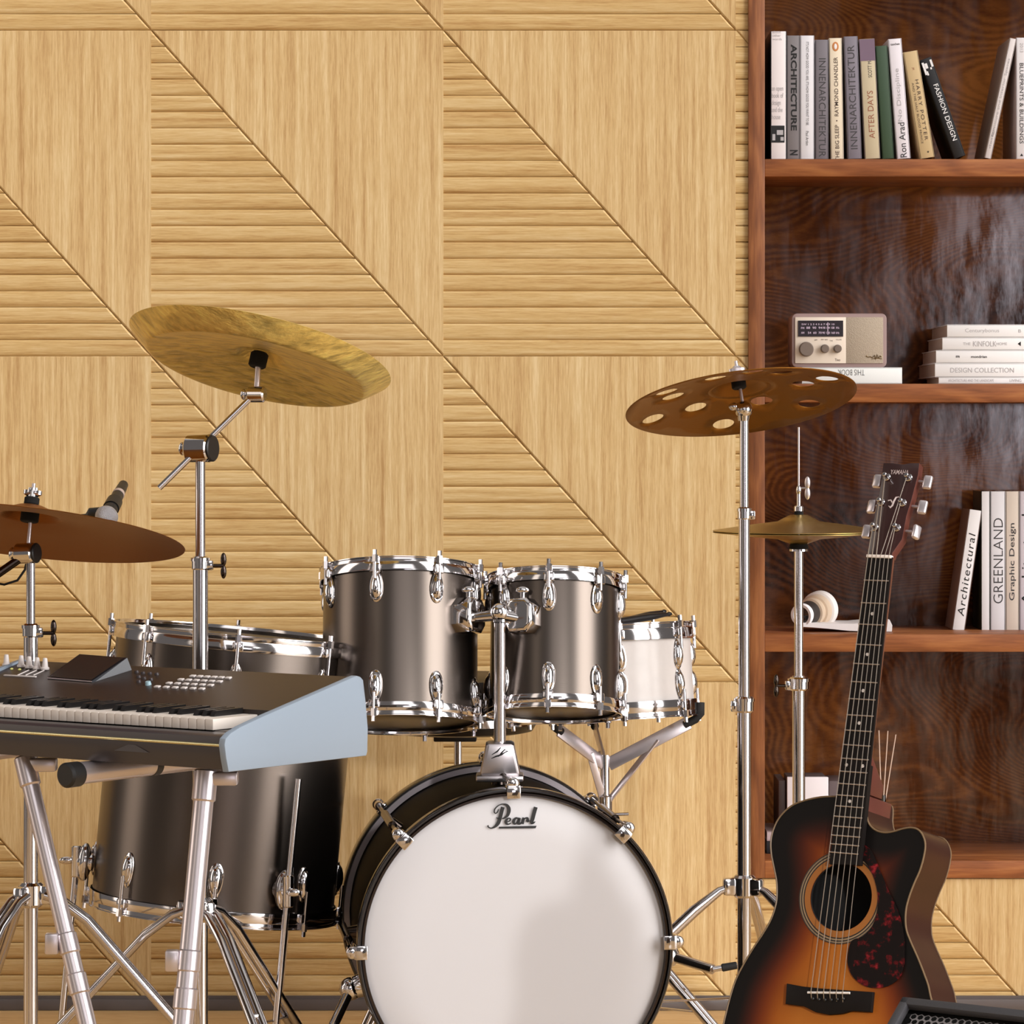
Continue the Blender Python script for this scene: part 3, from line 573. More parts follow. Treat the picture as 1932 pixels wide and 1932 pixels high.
# bracket, post and arms
YP = 6.73
def pp(px, py, dy=0): return P(px, py, YP+dy)
mb = MB(); poly = [(917, 1403), (922, 1400), (965, 1400), (970, 1403), (981, 1456), (979, 1462), (908, 1462), (906, 1456)]
mb.prism([(pp(x, y).x, pp(x, y).z) for x, y in poly], frame(V((0, YP, 0)), V((1, 0, 0)), UP, V((0, -1, 0))), -.035, .03, .006)
zt_ = pp(0, 1462).z; mb.box((pp(943, 0).x, YP, zt_-.004), (.09, .08, .012), bev=.004)
bk = link(mb, 'mount_bracket', mat('satin chrome', (190, 184, 186), .32, 1.0), bd)
mb = MB()
for pts in ([(927, 1431), (936, 1427), (946, 1424), (955, 1418)], [(928, 1424), (938, 1418), (945, 1410)], [(940, 1428), (946, 1421), (953, 1413)], [(950, 1421), (958, 1417), (952, 1415)]): mb.path([pp(x, y, -.0305) for x, y in pts], [.0006]+[.0016]*(len(pts)-2)+[.0007], 6)
link(mb, 'emblem', INK, bk)
mb = MB(); mb.tube(pp(943, 1410), pp(943, 1170), 11.5/(f/YP), seg=28); link(mb, 'post', M_chrome2, bd)
mb = MB(); J = pp(943, 1160); mb.tube(pp(943, 1176), pp(943, 1148), 13.5/(f/YP), seg=28, bev=.003); mb.ball(J+V((0, 0, .004)), .0185)
b1 = T1 @ V((.149*sin(R(57)), -.149*cos(R(57)), .053)); b2 = T2 @ V((.124*sin(R(-30)), -.124*cos(R(-30)), .047))
b1o = P(890, 1166, b1.y-.03); b2o = P(985, 1168, b2.y-.028)
mb.tube(J, J+(b1o-J)*.86, .0115, .0095, 20); mb.tube(J, J+(b2o-J)*.9, .0115, .0095, 20); link(mb, 'arm', M_chrome, bd)
for b_, bo, par, Tm, an in ((b1, b1o, t1, T1, 57), (b2, b2o, t2, T2, -30)):
    mb = MB(); Mk = Matrix.Translation(b_*.45+bo*.55) @ Tm.to_3x3().to_4x4() @ Matrix.Rotation(R(an), 4, 'Z')
    mb.prism([(x*.03, z_*.033) for x, z_ in ((-.6, -1), (.6, -1), (1, -.55), (1, .55), (.6, 1), (-.6, 1), (-1, .55), (-1, -.55))], Mk @ frame(V((0, 0, 0)), V((1, 0, 0)), UP, V((0, -1, 0))), -.02, .022, .008, seg=3)
    bo_ = link(mb, 'mount_bracket', M_chrome, par)
    mb = MB(); w0 = Mk @ V((0, 0, .032)); mb.tube(w0-V((0, 0, .004)), w0+V((0, 0, .014)), .005, seg=10); mb.ball(w0+V((0, 0, .018)), .013, (1, .4, .55)); link(mb, 'wing_nut', M_chrome, bo_)
# bass spurs
def spur(a0, z0, tip, mid):
    mb = MB(); p = bp(a0, .274, z0); q = bp(a0, .31, z0); mb.tube(p, q, .024, .02, 20, bev=.004); mb.ball(q, .022); so = link(mb, 'spur_bracket', M_chrome, bd)
    mb = MB(); mb.tube(q, mid, .0095, seg=18); mb.tube(mid, tip, .0055, seg=14); s_ = link(mb, 'spur', M_chrome2, bd)
    mb = MB(); d = (mid-tip).normalized(); mb.tube(tip+d*.03, tip, .0075, .007, 14, bev=.002); link(mb, 'rubber_tip', M_rubber, s_)
spur(197, -.13, V((-.46, 6.30, .011)), V((-.36, 6.50, .11)))
spur(-8, -.16, P(1391, 1821, 6.66), P(1345, 1829, 6.66))
# snare
YSn = 7.2; ss = f/YSn
sn, SM = drum('snare_drum', 'white pearl snare drum with chrome rims on a basket stand', P(1139, 1270, YSn), rot2(4.2, -3.2), 167/ss, .190, M_pearl, None, 8, 54.5, hoopw=.034, lugz=.066, lugscale=.95, botm=M_whitehead)
mb = MB()
for sg in (1, -1): mb.ball((0, 0, 0), 1, (.02, .022, .045), SM @ Matrix.Rotation(R(126), 4, 'Z') @ Matrix.Translation((0, -.184, sg*.03)))
link(mb, 'strainer', M_chrome, sn)
ztop = SM @ V((0, 0, .0955))
for k, (a, b_) in enumerate((((1120, 1186), (1267, 1172)), ((1150, 1191), (1256, 1179)))):
    y0 = YSn-.15+.02*k; pa = P(a[0], a[1], y0); pb = P(b_[0], b_[1], y0+.14); pa.z = (SM @ V((0, 0, .1015))).z+.004+.0; pb.z = pa.z+.016+.004*k
    mb = MB(); d = (pb-pa); mb.lathe([(0, 0), (.006, .003), (.0075, .03), (.0075, d.length*.72), (.004, d.length*.93), (.0032, d.length*.94), (.0048, d.length*.965), (.003, d.length*.995), (0, d.length)], axisM(pa, d), 16)
    o = link(mb, 'drumstick', mat('black drumstick', (20, 17, 18), .35), None, V((pa+pb)/2)); tag(o, ('black drumstick lying across the snare head, the one farther back' if k else 'longer black drumstick lying across the front of the snare head'), 'drumstick', 'drumsticks on the snare')
# ------------------------------------------------------------------ stands
def collar(root, p, r, side=1, wing=True, h=.026, nm='collar'):
    mb = MB(); mb.tube(p-V((0, 0, h/2)), p+V((0, 0, h/2)), r, seg=28, bev=.004); mb.lathe([(r*.9, -.003), (r*1.1, -.003), (r*1.1, .003), (r*.9, .003)], Matrix.Translation(p+V((0, 0, h*.28))), 28); mb.box(p+V((side*r*1.05, -.003, -.003)), (.014, .016, h*.7), bev=.003)
    c = link(mb, nm, M_chrome, root)
    if wing:
        q = p+V((side*(r+.012), -.004, -.004)); e = q+V((side*.014, 0, 0)); mb = MB(); mb.tube(q-V((side*.012, 0, 0)), e, .0035, seg=10); mb.ball(e+V((0, 0, .011)), .011, (.5, .45, 1.15)); mb.ball(e-V((0, 0, .011)), .011, (.5, .45, 1.15)); link(mb, 'wing_nut', M_dkchrome, c)
def tripod(root, x, Y, zh, azs, Rl, tube_r=.0155, style='strip', bracez=.10, lowfrac=.42):
    mb = MB(); mb.tube((x, Y, zh-.022), (x, Y, zh+.022), tube_r*1.45, seg=28, bev=.005)
    for a in azs: mb.box((0, 0, 0), (.03, .02, .034), Matrix.Translation((x+cos(R(a))*(tube_r+.012), Y+sin(R(a))*(tube_r+.012), zh)) @ Matrix.Rotation(R(a), 4, 'Z'), .005)
    link(mb, 'hub', M_chrome, root)
    zl = zh*lowfrac
    mb = MB(); mb.tube((x, Y, zl-.016), (x, Y, zl+.016), tube_r*1.3, seg=24, bev=.004); link(mb, 'lower_collar', M_chrome, root)
    for a in azs:
        d = V((cos(R(a)), sin(R(a)), 0)); n = V((-d.y, d.x, 0)); c = V((x, Y, 0)); z = lambda t: zh*(1-t)+.012*t
        pts = [c+d*.025+V((0, 0, zh)), c+d*.05+V((0, 0, zh-.008)), c+d*(.10)+V((0, 0, zh-.045))]
        for k in range(1, 8): t = k/7; pts.append(c+d*(.10+(Rl-.10)*t)+V((0, 0, (zh-.045)*(1-t)+.012*t)))
        mb = MB()
        if style == 'tube': mb.path(pts, [.007, .0085]+[.0115]*(len(pts)-2), 14)
        else:
            for sg in (1, -1): mb.path([p+n*sg*.0095 for p in pts], .0082, 10)
            for t in (.35, .75): q = pts[2]+(pts[-1]-pts[2])*t; mb.tube(q-n*.013, q+n*.013, .006, seg=10)
        lg = link(mb, 'leg', M_chrome2, root)
        q = pts[2]+(pts[-1]-pts[2])*.55
        mb = MB(); mb.path([V((x, Y, zl))+d*.015, q], .006, 8, flat=n); link(mb, 'brace', M_chrome2, root)
        mb = MB(); e = pts[-1]; mb.tube(e-d*.02+V((0, 0, .012)), e+d*.02-V((0, 0, .0)), .013, .0125, 14, bev=.004); link(mb, 'rubber_foot', M_rubber, lg)
def cym_profile(Rc, kind):
    if kind == 'china': top = [(0.006, .026), (.02, .025), (.038, .018), (.046, .006), (.07, .001), (Rc*.5, -.006), (Rc*.8, -.020), (Rc*.83, -.021), (Rc*.86, -.0165), (Rc*.94, -.001), (Rc, .012)]
    else: top = [(0.006, .030), (.022, .029), (.040, .022), (.052, .011), (.06, .0085), (Rc*.5, .001), (Rc*.8, -.010), (Rc, -.020)]
    return [(r, z-.0006) for r, z in top]+[(top[-1][0]+.0006, top[-1][1])]+[(r, z+.0006) for r, z in top[::-1]]+[(top[0][0], top[0][1]-.0006)]
def cymbal(name, label, c, rot, Rc, kind, m, holes=None):
    M = Matrix.Translation(c) @ rot.to_4x4(); mb = MB()
    if holes is None:
        mb.lathe(cym_profile(Rc, kind), Matrix.Identity(4), 96); me_v = mb
        o = link(mb, name, m, None, V((0, 0, 0)), 50)
    else:
        # sheet with round holes: 2d triangulated fill, then bowed by the profile
        bm = bmesh.new(); loops = []
        def ring(cx_, cy_, r, n):
            vs = [bm.verts.new((cx_+r*cos(2*pi*i/n), cy_+r*sin(2*pi*i/n), 0)) for i in range(n)]
            return [bm.edges.new((vs[i], vs[(i+1) % n])) for i in range(n)]
        ed = ring(0, 0, Rc, 128)+ring(0, 0, .062, 48)
        for hx, hy, hr in holes: ed += ring(hx, hy, hr, 28)
        bmesh.ops.triangle_fill(bm, use_beauty=True, use_dissolve=False, edges=ed)
        for fc in bm.faces[:]:
            cc = fc.calc_center_median()
            if cc.xy.length < .0605 or any((cc.xy-V((hx, hy))).length < hr*.97 for hx, hy, hr in holes): bm.faces.remove(fc)
        bmesh.ops.subdivide_edges(bm, edges=[e for e in bm.edges if e.calc_length() > .035], cuts=2, use_grid_fill=True)
        bmesh.ops.triangulate(bm, faces=bm.faces[:])
        pr = [(.06, .0085), (Rc*.5, .001), (Rc*.8, -.010), (Rc, -.020)]
        def zz(r):
            for (a, za), (b, zb_) in zip(pr, pr[1:]):
                if r <= b: return za+(zb_-za)*(r-a)/(b-a)
            return pr[-1][1]
        for v in bm.verts: v.co.z = zz(v.co.xy.length)
        bm.verts.index_update(); vs = [v.co.copy() for v in bm.verts]; fs = [[v.index for v in q.verts] for q in bm.faces]; bm.free()
        mb.add(vs, fs); mb.lathe([(.006, .030), (.022, .029), (.040, .022), (.052, .011), (.062, zz(.062))], None, 48)
        o = link(mb, name, m, None, V((0, 0, 0)), 50); sd = o.modifiers.new('thickness', 'SOLIDIFY'); sd.thickness = .0014; sd.offset = 0
    o.matrix_basis = M; return o, M
# --- china on boom stand
YC = 6.45; sC = f/YC; xC = P(378, 0, YC).x; zh = P(0, 1716, YC).z
cs = thing('cymbal_stand', 'chrome boom stand holding the tilted gold cymbal, behind the keyboard', 'stand', (xC, YC, 0), 'chrome cymbal stands')
mb = MB(); mb.tube((xC, YC, .05), (xC, YC, P(0, 1070, YC).z), 14.5/sC, seg=28, bev=.002); link(mb, 'lower_tube', M_chrome2, cs)
mb = MB(); mb.tube((xC, YC, P(0, 1080, YC).z), (xC, YC, P(0, 855, YC).z), 9.5/sC, seg=24); link(mb, 'upper_tube', M_chrome2, cs)
collar(cs, V((xC, YC, P(0, 1063, YC).z)), 17/sC, 1)
tripod(cs, xC, YC, zh, (180, -58, 58), .42)
jc = P(381, 846, YC); bx_ = V((.93, -.37, .02)).normalized()
mb = MB(); mb.tube(jc-bx_*.028, jc+bx_*.018, .0255, seg=32, bev=.003); mb.tube(jc-bx_*.04, jc-bx_*.026, .008, seg=12); mb.ball(jc-bx_*.04, .012, (.6, .5, 1)); jt = link(mb, 'boom_clamp', M_chrome, cs)
mb = MB(); mb.tube(jc+bx_*.018, jc+bx_*.024, .0245, seg=32, bev=.002); link(mb, 'clamp_cap', M_black, jt)
cc = P(488, 677, YC+.03); rotC = rot2(15.2, 12.0)
e0 = P(300, 921, YC-.02); e1 = P(484, 740, YC+.02)
mb = MB(); mb.tube(e0, e1, .0055, seg=14); link(mb, 'boom_arm', M_chrome2, cs)
mb = MB(); mb.tube(e1+V((-.016, .004, -.004)), e1+V((.016, -.004, -.004)), .015, seg=24, bev=.003); mb.ball(e1+V((-.024, .004, -.004)), .010, (.6, .5, 1)); link(mb, 'tilter', M_chrome, cs)
mb = MB(); mb.tube(e1, cc+V((0, 0, .0)), .0055, seg=12); link(mb, 'cymbal_rod', M_alu, cs)
zx = rotC @ V((0, 0, 1)); mb = MB(); mb.tube(cc-zx*.016, cc+zx*.012, .0165, seg=24, bev=.003); link(mb, 'felt_washer', M_felt, cs)
o, CM = cymbal('china_cymbal', 'hammered gold cymbal with a turned up edge, high on the boom stand', cc, rotC, .2435, 'china', M_china); tag(o, 'hammered gold cymbal with a turned up edge, high on the boom stand', 'cymbal')
# --- left crash
YL = 6.3; sL = f/YL; xL = P(58, 0, YL).x
ls = thing('cymbal_stand', 'chrome stand holding the brown cymbal at the left edge of the photo', 'stand', (xL, YL, 0), 'chrome cymbal stands')
mb = MB(); mb.tube((xL, YL, .05), (xL, YL, P(0, 1195, YL).z), 13.5/sL, seg=28, bev=.002); link(mb, 'lower_tube', M_chrome2, ls)
mb = MB(); mb.tube((xL, YL, P(0, 1205, YL).z), (xL, YL, P(0, 1050, YL).z), 8.5/sL, seg=24); link(mb, 'upper_tube', M_chrome2, ls)
collar(ls, V((xL, YL, P(0, 1190, YL).z)), 16/sL, 1)
tripod(ls, xL, YL, P(0, 1688, YL).z, (0, 118, 242), .44)
jc = P(52, 1044, YL); bx_ = V((.93, -.34, .05)).normalized()
mb = MB(); mb.tube(jc-bx_*.022, jc+bx_*.014, .0185, seg=32, bev=.003); mb.ball(jc-bx_*.03, .012, (.6, .5, 1)); jt = link(mb, 'boom_clamp', M_chrome, ls)
mb = MB(); mb.tube(jc+bx_*.014, jc+bx_*.020, .018, seg=32, bev=.002); link(mb, 'clamp_cap', M_black, jt)
mb = MB(); mb.tube(P(-60, 1122, YL-.02), jc, .0075, seg=14); link(mb, 'boom_arm', M_dkchrome, ls)
rotL = rot2(11.5, 5.5); cl = P(55, 985, YL); zx = rotL @ V((0, 0, 1))
mb = MB(); mb.tube(jc, cl+zx*.07, .0035, seg=12); link(mb, 'cymbal_rod', M_alu, ls)
mb = MB(); mb.tube(cl+zx*.0, cl+zx*.027, .0165, seg=24, bev=.002); mb.tube(cl+zx*.031, cl+zx*.045, .0135, seg=24, bev=.002); link(mb, 'felt_washer', M_felt, ls)
mb = MB(); mb.tube(cl+zx*.045, cl+zx*.055, .008, seg=12); mb.ball(cl+zx*.054, .0172, (1, .5, .4), rotL.to_4x4()) if False else mb.lathe([(0, .046), (.010, .046), (.0165, .05), (.0165, .057), (.009, .058), (.0085, .062), (0, .062)], Matrix.Translation(cl) @ rotL.to_4x4() @ Matrix.Diagonal(V((1, .45, 1, 1))), 24); link(mb, 'top_nut', M_chrome, ls)
o, _ = cymbal('crash_cymbal', '', cl, rotL, 297/sL, 'crash', M_bronze2); tag(o, 'plain brown bronze cymbal at the left edge of the photo', 'cymbal')
# --- holed crash, right
YR = 6.95; sR = f/YR; xR = P(1404, 0, YR).x
rs_ = thing('cymbal_stand', 'tall straight chrome stand holding the cymbal with holes, beside the bookcase', 'stand', (xR, YR, 0), 'chrome cymbal stands')
for a_, b_, r_ in ((1880, 1325, 13), (1335, 965, 10.8), (975, 790, 8.8)):
    mb = MB(); mb.tube((xR, YR, max(.05, P(0, a_, YR).z) if a_ < 1880 else .05), (xR, YR, P(0, b_, YR).z), r_/sR, seg=28, bev=.001); link(mb, 'pole_tube', M_chrome2, rs_)
collar(rs_, V((xR, YR, P(0, 1329, YR).z)), 18/sR, -1, False, .032); collar(rs_, V((xR, YR, P(0, 969, YR).z)), 13/sR, 1, False, .026)
tripod(rs_, xR, YR, P(0, 1672, YR).z, (192, 322, 75), .46, style='tube')
rotR = rot2(15.6, -6.3); cr = P(1396, 742, YR); zx = rotR @ V((0, 0, 1)); tb = P(1403, 773, YR)
mb = MB(); mb.ball(tb, .0175, (1, 1, 1)); mb.tube(tb-V((0, 0, .022)), tb, .011, .015, 20); mb.ball(tb+V((-.02, -.004, .006)), .011, (.9, .5, .7)); link(mb, 'tilter', M_chrome, rs_)
mb = MB(); mb.tube(tb, cr+zx*.066, .0035, seg=12); link(mb, 'cymbal_rod', M_alu, rs_)
mb = MB(); mb.tube(cr+zx*.010, cr+zx*.027, .0145, seg=24, bev=.002); mb.tube(cr+zx*.031, cr+zx*.04, .012, seg=24, bev=.002); link(mb, 'felt_washer', M_felt, rs_)
mb = MB(); mb.lathe([(0, .0405), (.009, .0405), (.0165, .044), (.0165, .050), (.009, .053), (.006, .056), (0, .056)], Matrix.Translation(cr) @ rotR.to_4x4() @ Matrix.Diagonal(V((1, .45, 1, 1))), 24); link(mb, 'top_nut', M_alu, rs_)
CRM = Matrix.Translation(cr) @ rotR.to_4x4(); inv = CRM.inverted(); holes = []
for zx_, zy_ in ((320, 485), (422, 291), (787, 202), (1062, 141), (1280, 160), (1614, 190), (1483, 383), (1135, 405), (845, 530), (643, 445), (473, 348), (1442, 262)):
    q = inv @ hit(1150+zx_/3.943, 660+zy_/3.943, cr-zx*.004, zx)
    holes.append((q.x, q.y, .0215))
good = []
for h_ in holes:
    hx, hy, hr = h_; d = math.hypot(hx, hy)
    if d > .2275-hr-.006: hx *= (.2275-hr-.006)/d; hy *= (.2275-hr-.006)/d
    if d < .062+hr+.006: hx *= (.062+hr+.006)/d; hy *= (.062+hr+.006)/d
    if all(math.hypot(hx-a, hy-b) > hr*2+.005 for a, b, c_ in good): good.append((hx, hy, hr))
o, _ = cymbal('crash_cymbal', '', cr, rotR, .2275, 'crash', M_bronze, good); tag(o, 'brown cymbal pierced with round holes, in front of the bookcase edge', 'cymbal')
# --- hi-hat
YH = 7.34; sH = f/YH; xH = P(1507, 0, YH).x; ze = P(0, 1003, YH).z
hs = thing('hi_hat_stand', 'chrome hi-hat stand with a thin pull rod, in front of the bookcase', 'stand', (xH, YH, 0))
mb = MB(); mb.tube((xH, YH, .05), (xH, YH, P(0, 1275, YH).z), 12/sH, seg=28); link(mb, 'lower_tube', M_chrome2, hs)
mb = MB(); mb.tube((xH, YH, P(0, 1285, YH).z), (xH, YH, P(0, 1040, YH).z), 8.5/sH, seg=24); mb.tube((xH, YH, P(0, 1040, YH).z), (xH, YH, P(0, 1036, YH).z), .019, seg=28); link(mb, 'upper_tube', M_chrome2, hs)
collar(hs, V((xH, YH, P(0, 1290, YH).z)), 19/sH, -1, True, .028)
tripod(hs, xH, YH, .36, (300, 55), .3)
mb = MB(); mb.tube((xH, YH, P(0, 1036, YH).z), (xH, YH, P(0, 1026, YH).z), .0205, .019, 28, bev=.002); mb.tube((xH, YH, P(0, 972, YH).z), (xH, YH, P(0, 966, YH).z), .0095, seg=20); link(mb, 'felt_washer', M_felt, hs)
mb = MB(); mb.tube((xH, YH, P(0, 1030, YH).z), (xH, YH, P(0, 806, YH).z), .0021, seg=10); link(mb, 'pull_rod', M_alu, hs)
mb = MB(); mb.tube((xH, YH, P(0, 966, YH).z), (xH, YH, P(0, 954, YH).z), .0095, seg=20, bev=.002); mb.tube((xH, YH, P(0, 955, YH).z), (xH, YH, P(0, 930, YH).z), .004, seg=12); mb.ball((xH, YH, P(0, 925, YH).z), .0062, (.9, .9, 1.7)); ck = link(mb, 'clutch', M_chrome, hs)
mb = MB(); q = V((xH+.018, YH-.003, P(0, 921, YH).z)); mb.tube((xH, YH, q.z), q, .0024, seg=8); mb.ball(q+V((0, 0, .011)), .011, (.55, .45, 1.2)); mb.ball(q-V((0, 0, .011)), .011, (.55, .45, 1.2)); link(mb, 'wing_nut', M_alu, ck)
def hatprof(Rc, sg):
    q = 1 if sg > 0 else .72; pts = [(r, z*q) for r, z in [(.005, .034), (.018, .033), (.034, .025), (.044, .0195), (Rc*.6, .0115), (Rc, .0006)]]
    return [(r, z*sg) for r, z in pts]+[(r, (z-.0011)*sg) for r, z in pts[::-1]]+[(pts[0][0], pts[0][1]*sg)]
for sg, lb, m in ((1, 'upper hi-hat cymbal, olive brass, domed side up', M_hat), (-1, 'lower hi-hat cymbal facing down under the upper one', M_hat)):
    mb = MB(); mb.lathe(hatprof(162/sH, sg), None, 96); o = link(mb, 'hi_hat_cymbal', m, None, V((0, 0, 0)), 50); o.matrix_basis = Matrix.Translation((xH, YH, ze+sg*.0016)) @ Matrix.Rotation(R(.4), 4, 'X'); tag(o, lb, 'cymbal', 'pair of hi-hat cymbals')
# --- snare stand
xS = P(1141, 0, YSn).x
sst = thing('snare_stand', 'chrome basket stand with flat arms under the white snare', 'stand', (xS, YSn, 0))
mb = MB(); mb.tube((xS, YSn, .05), (xS, YSn, P(0, 1500, YSn).z), .0125, seg=24); mb.tube((xS, YSn, P(0, 1503, YSn).z), (xS, YSn, P(0, 1424, YSn).z), .0095, seg=24); link(mb, 'post', M_chrome2, sst)
mb = MB(); mb.tube((xS, YSn, P(0, 1542, YSn).z), (xS, YSn, P(0, 1500, YSn).z), .015, seg=24, bev=.003); mb.tube((xS, YSn-.004, P(0, 1537, YSn).z), P(1186, 1536, YSn-.004), .0035, seg=10); link(mb, 'collar', M_chrome, sst)
tripod(sst, xS, YSn, .26, (215, 335, 95), .3)
def strip(p, q, w, th, side):
    d = (q-p).normalized(); n = side-d*side.dot(d); n.normalize(); m_ = d.cross(n); L = (q-p).length; mb_ = MB(); mb_.box((L/2, 0, 0), (L, w, th), frame(p, d, n, m_), min(w, th)*.3); return mb_
for nm, zt0, tip in (('l', 1443, P(1047, 1372, YSn-.12)), ('r', 1446, P(1312, 1357, YSn-.02)), ('b', 1440, P(1120, 1362, YSn+.17))):
    p = V((xS, YSn, P(0, zt0, YSn).z)); mb = strip(p+(tip-p)*.04, p+(tip-p)*.93, .027, .005, V((0, .1, 1))); arm = link(mb, 'basket_arm', M_alu, sst)
    q = V((xS, YSn, P(0, 1520, YSn).z)); k = p+(tip-p)*(.58 if nm == 'r' else .3); mb = strip(q, k, .015, .004, V((.7, 0, 1))); link(mb, 'brace', M_alu, sst)
    mb = MB(); d = (tip-p).normalized(); e = SM @ V((0, 0, 0)); up_ = V((0, 0, 1)); mb.path([p+(tip-p)*.88, tip, tip+V((d.x*.012, d.y*.012, .012)), tip+V((d.x*.012, d.y*.012, .034))], .0085, 10); link(mb, 'rubber_tip', M_rubber, arm)
# --- throne
YD = 7.5; xD = P(864, 0, YD).x; sD = f/YD
th_ = thing('drum_throne', 'round black drum stool with chrome pole behind the toms', 'stool', (xD, YD, 0))
z0 = P(0, 1381, YD).z; z1 = P(0, 1273, YD).z
mb = MB(); mb.lathe([(0, z0), (.14, z0), (.158, z0+.004), (.166, z0+.018), (.168, z0+.05), (.168, z1-.03), (.158, z1-.006), (.13, z1), (0, z1)], Matrix.Translation((xD, YD, 0)), 64); link(mb, 'seat', mat('black vinyl', (22, 17, 15), .4), th_)
mb = MB(); mb.lathe([(.166, z0+.02), (.1705, z0+.02), (.1705, z0+.036), (.166, z0+.036)], Matrix.Translation((xD, YD, 0)), 64); link(mb, 'trim_band', M_chrome, th_)
mb = MB(); mb.box((xD-.005, YD-.02, z0-.008), (.09, .1, .014), bev=.003); link(mb, 'seat_clamp', M_black, th_)
mb = MB(); mb.tube((xD, YD, .05), (xD, YD, z0-.004), .0085, seg=20); mb.tube((xD, YD, .05), (xD, YD, .36), .0125, seg=20); link(mb, 'pole', M_chrome2, th_)
tripod(th_, xD, YD, .3, (95, 215, 335), .24)
# ------------------------------------------------------------------ microphone and its stand
YM = 6.95; sm = f/YM; mb0 = P(201, 975, YM); md = V((.018, .135, .060)).normalized()
mi_ = thing('microphone', 'black handheld microphone with silver ball grille above the left cymbal', 'microphone', mb0)
mb = MB(); mb.ball((0, 0, 0), 21/sm, (1, 1, 1.05), axisM(mb0, md), 32); mb.lathe([(20.5/sm, -.002), (22/sm, -.001), (22/sm, .003), (20.5/sm, .004)], axisM(mb0, md), 32); link(mb, 'grille', mat('silver mesh grille', (176, 174, 178), .4, .8, bump=1.0, bscale=900), mi_)
mb = MB(); mb.lathe([(.013, .012), (.0155, .02), (.0135, .05), (.0105, .135), (.0097, .137), (.0097, .150), (.009, .152), (0, .153)], axisM(mb0, md), 28); bo = link(mb, 'handle', M_black, mi_)
mb = MB(); mb.lathe([(.0112, .1), (.0126, .101), (.0123, .109), (.0112, .110)], axisM(mb0, md), 28); link(mb, 'band', mat('grey pink band', (170, 150, 140), .4), bo)
ms = thing('microphone_stand', 'mic stand whose boom runs behind the left cymbal', 'stand', (P(-260, 0, YM+.1).x, YM+.1, 0))
xm = P(-260, 0, YM+.1).x; cp = mb0+md*.055
mb = MB(); mb.tube((xm, YM+.1, .02), (xm, YM+.1, 1.06), .01, seg=18); link(mb, 'pole', M_black, ms)
mb = MB(); mb.lathe([(0, 0), (.13, 0), (.13, .01), (.02, .025), (0, .025)], Matrix.Translation((xm, YM+.1, 0)), 40); link(mb, 'base', M_black, ms)
mb = MB(); mb.tube((xm-.05, YM+.1, 1.04), P(168, 975, YM+.06), .007, seg=14); link(mb, 'boom_arm', M_black, ms)
mb = MB(); mb.path([P(168, 975, YM+.06), P(172, 968, YM+.055), cp-V((.016, 0, .012)), cp-V((.012, 0, .004))], [.009, .011, .009, .006], 12); mb.lathe([(.0145, -.016), (.0165, -.016), (.0158, .016), (.0138, .016), (.0145, -.016)], axisM(cp, md), 24); link(mb, 'clip', M_black, ms)
mb = MB(); mb.path([P(52, 1052, YL+.05), P(47, 1075, YL+.05), P(33, 1095, YL+.05), P(8, 1103, YL+.05), P(-20, 1098, YL+.06), P(-60, 1075, YL+.1)], .0022, 8)
o = link(mb, 'cable', M_rubber, None, P(10, 1100, YL+.05)); tag(o, 'thin black cable looping under the left cymbal', 'cable')
# ------------------------------------------------------------------ keyboard
KC = V(((432-CX)/f*5.6, 5.6, 0)); d1 = V((-sin(R(55.4)), cos(R(55.4)), 0)); d2 = V((cos(R(55.4)), sin(R(55.4)), 0))
def K(w, u, v): return KC+d1*w+d2*u+V((0, 0, v))
KM = frame(KC, d2, UP, d2.cross(UP))       # x=u, y=v, z -> d2 x up
assert (d2.cross(UP)+d1).length < 1e-3 or (d2.cross(UP)-d1).length < 1e-3
SG = 1 if (d2.cross(UP)-d1).length < 1e-3 else -1
kb = thing('keyboard', 'black electronic keyboard with pale blue end panel on an aluminium stand', 'keyboard', K(.36, .18, .73))
KL = .74; M_kb = mat('dark brown black keyboard case', (52, 43, 38), .38); M_kb2 = mat('black front rail', (62, 57, 59), .3, 0, 0)
bed = [(.036, .7335), (.355, .7335), (.345, .852), (.336, .861), (.155, .8155), (.155, .776), (.036, .776)]
mb = MB(); mb.prism(bed, KM, SG*.012, SG*KL); link(mb, 'case', M_kb, kb)
rail = [(.002, .733), (.037, .733), (.037, .7885), (.004, .7875), (-.002, .784), (-.004, .770), (-.003, .752)]
mb = MB(); mb.prism(rail, KM, SG*.012, SG*KL); rl = link(mb, 'front_rail', M_kb2, kb)
mb = MB(); mb.tube(K(.012, -.0045, .772), K(KL, -.0045, .772), .0026, seg=10); link(mb, 'trim_strip', mat('pale gold strip', (206, 196, 150), .25, .8), rl)
mb = MB(); mb.add([K(.16+.02*0, -.0046, .7525), K(.235, -.0046, .7525), K(.205, -.0044, .764), K(.19, -.0044, .764)], [[0, 1, 2, 3]]); link(mb, 'emblem', mat('grey rail emblem', (74, 70, 72), .3), rl)
capn = -d1; capp = K(0, 0, 0)
capl = []
for px, py in ((432, 1457), (427, 1430), (424, 1405), (426, 1394), (436, 1383), (455, 1371), (500, 1350), (560, 1324), (620, 1298), (668, 1277), (674, 1275), (681, 1277), (686, 1283), (691, 1325), (695, 1375), (694, 1418), (692, 1426)):
    q = hit(px, py, capp, capn)-KC; capl.append((q.dot(d2), q.z))
for sgn, wa, wb in ((1, .012, 0.0), (0, KL, KL+.012)):
    mb = MB(); mb.prism(capl, KM, SG*wa, SG*wb, .0025); link(mb, 'end_panel', mat('pale blue grey end panel', (140, 153, 167), .5, spec=.3), kb)
M_wk = mat('white keys', (226, 216, 206), .35); M_bk = mat('black keys', (28, 26, 26), .25)
mb = MB(); mb.box((0, 0, 0), (1, 1, 1)); KW = .0173; nk = 35
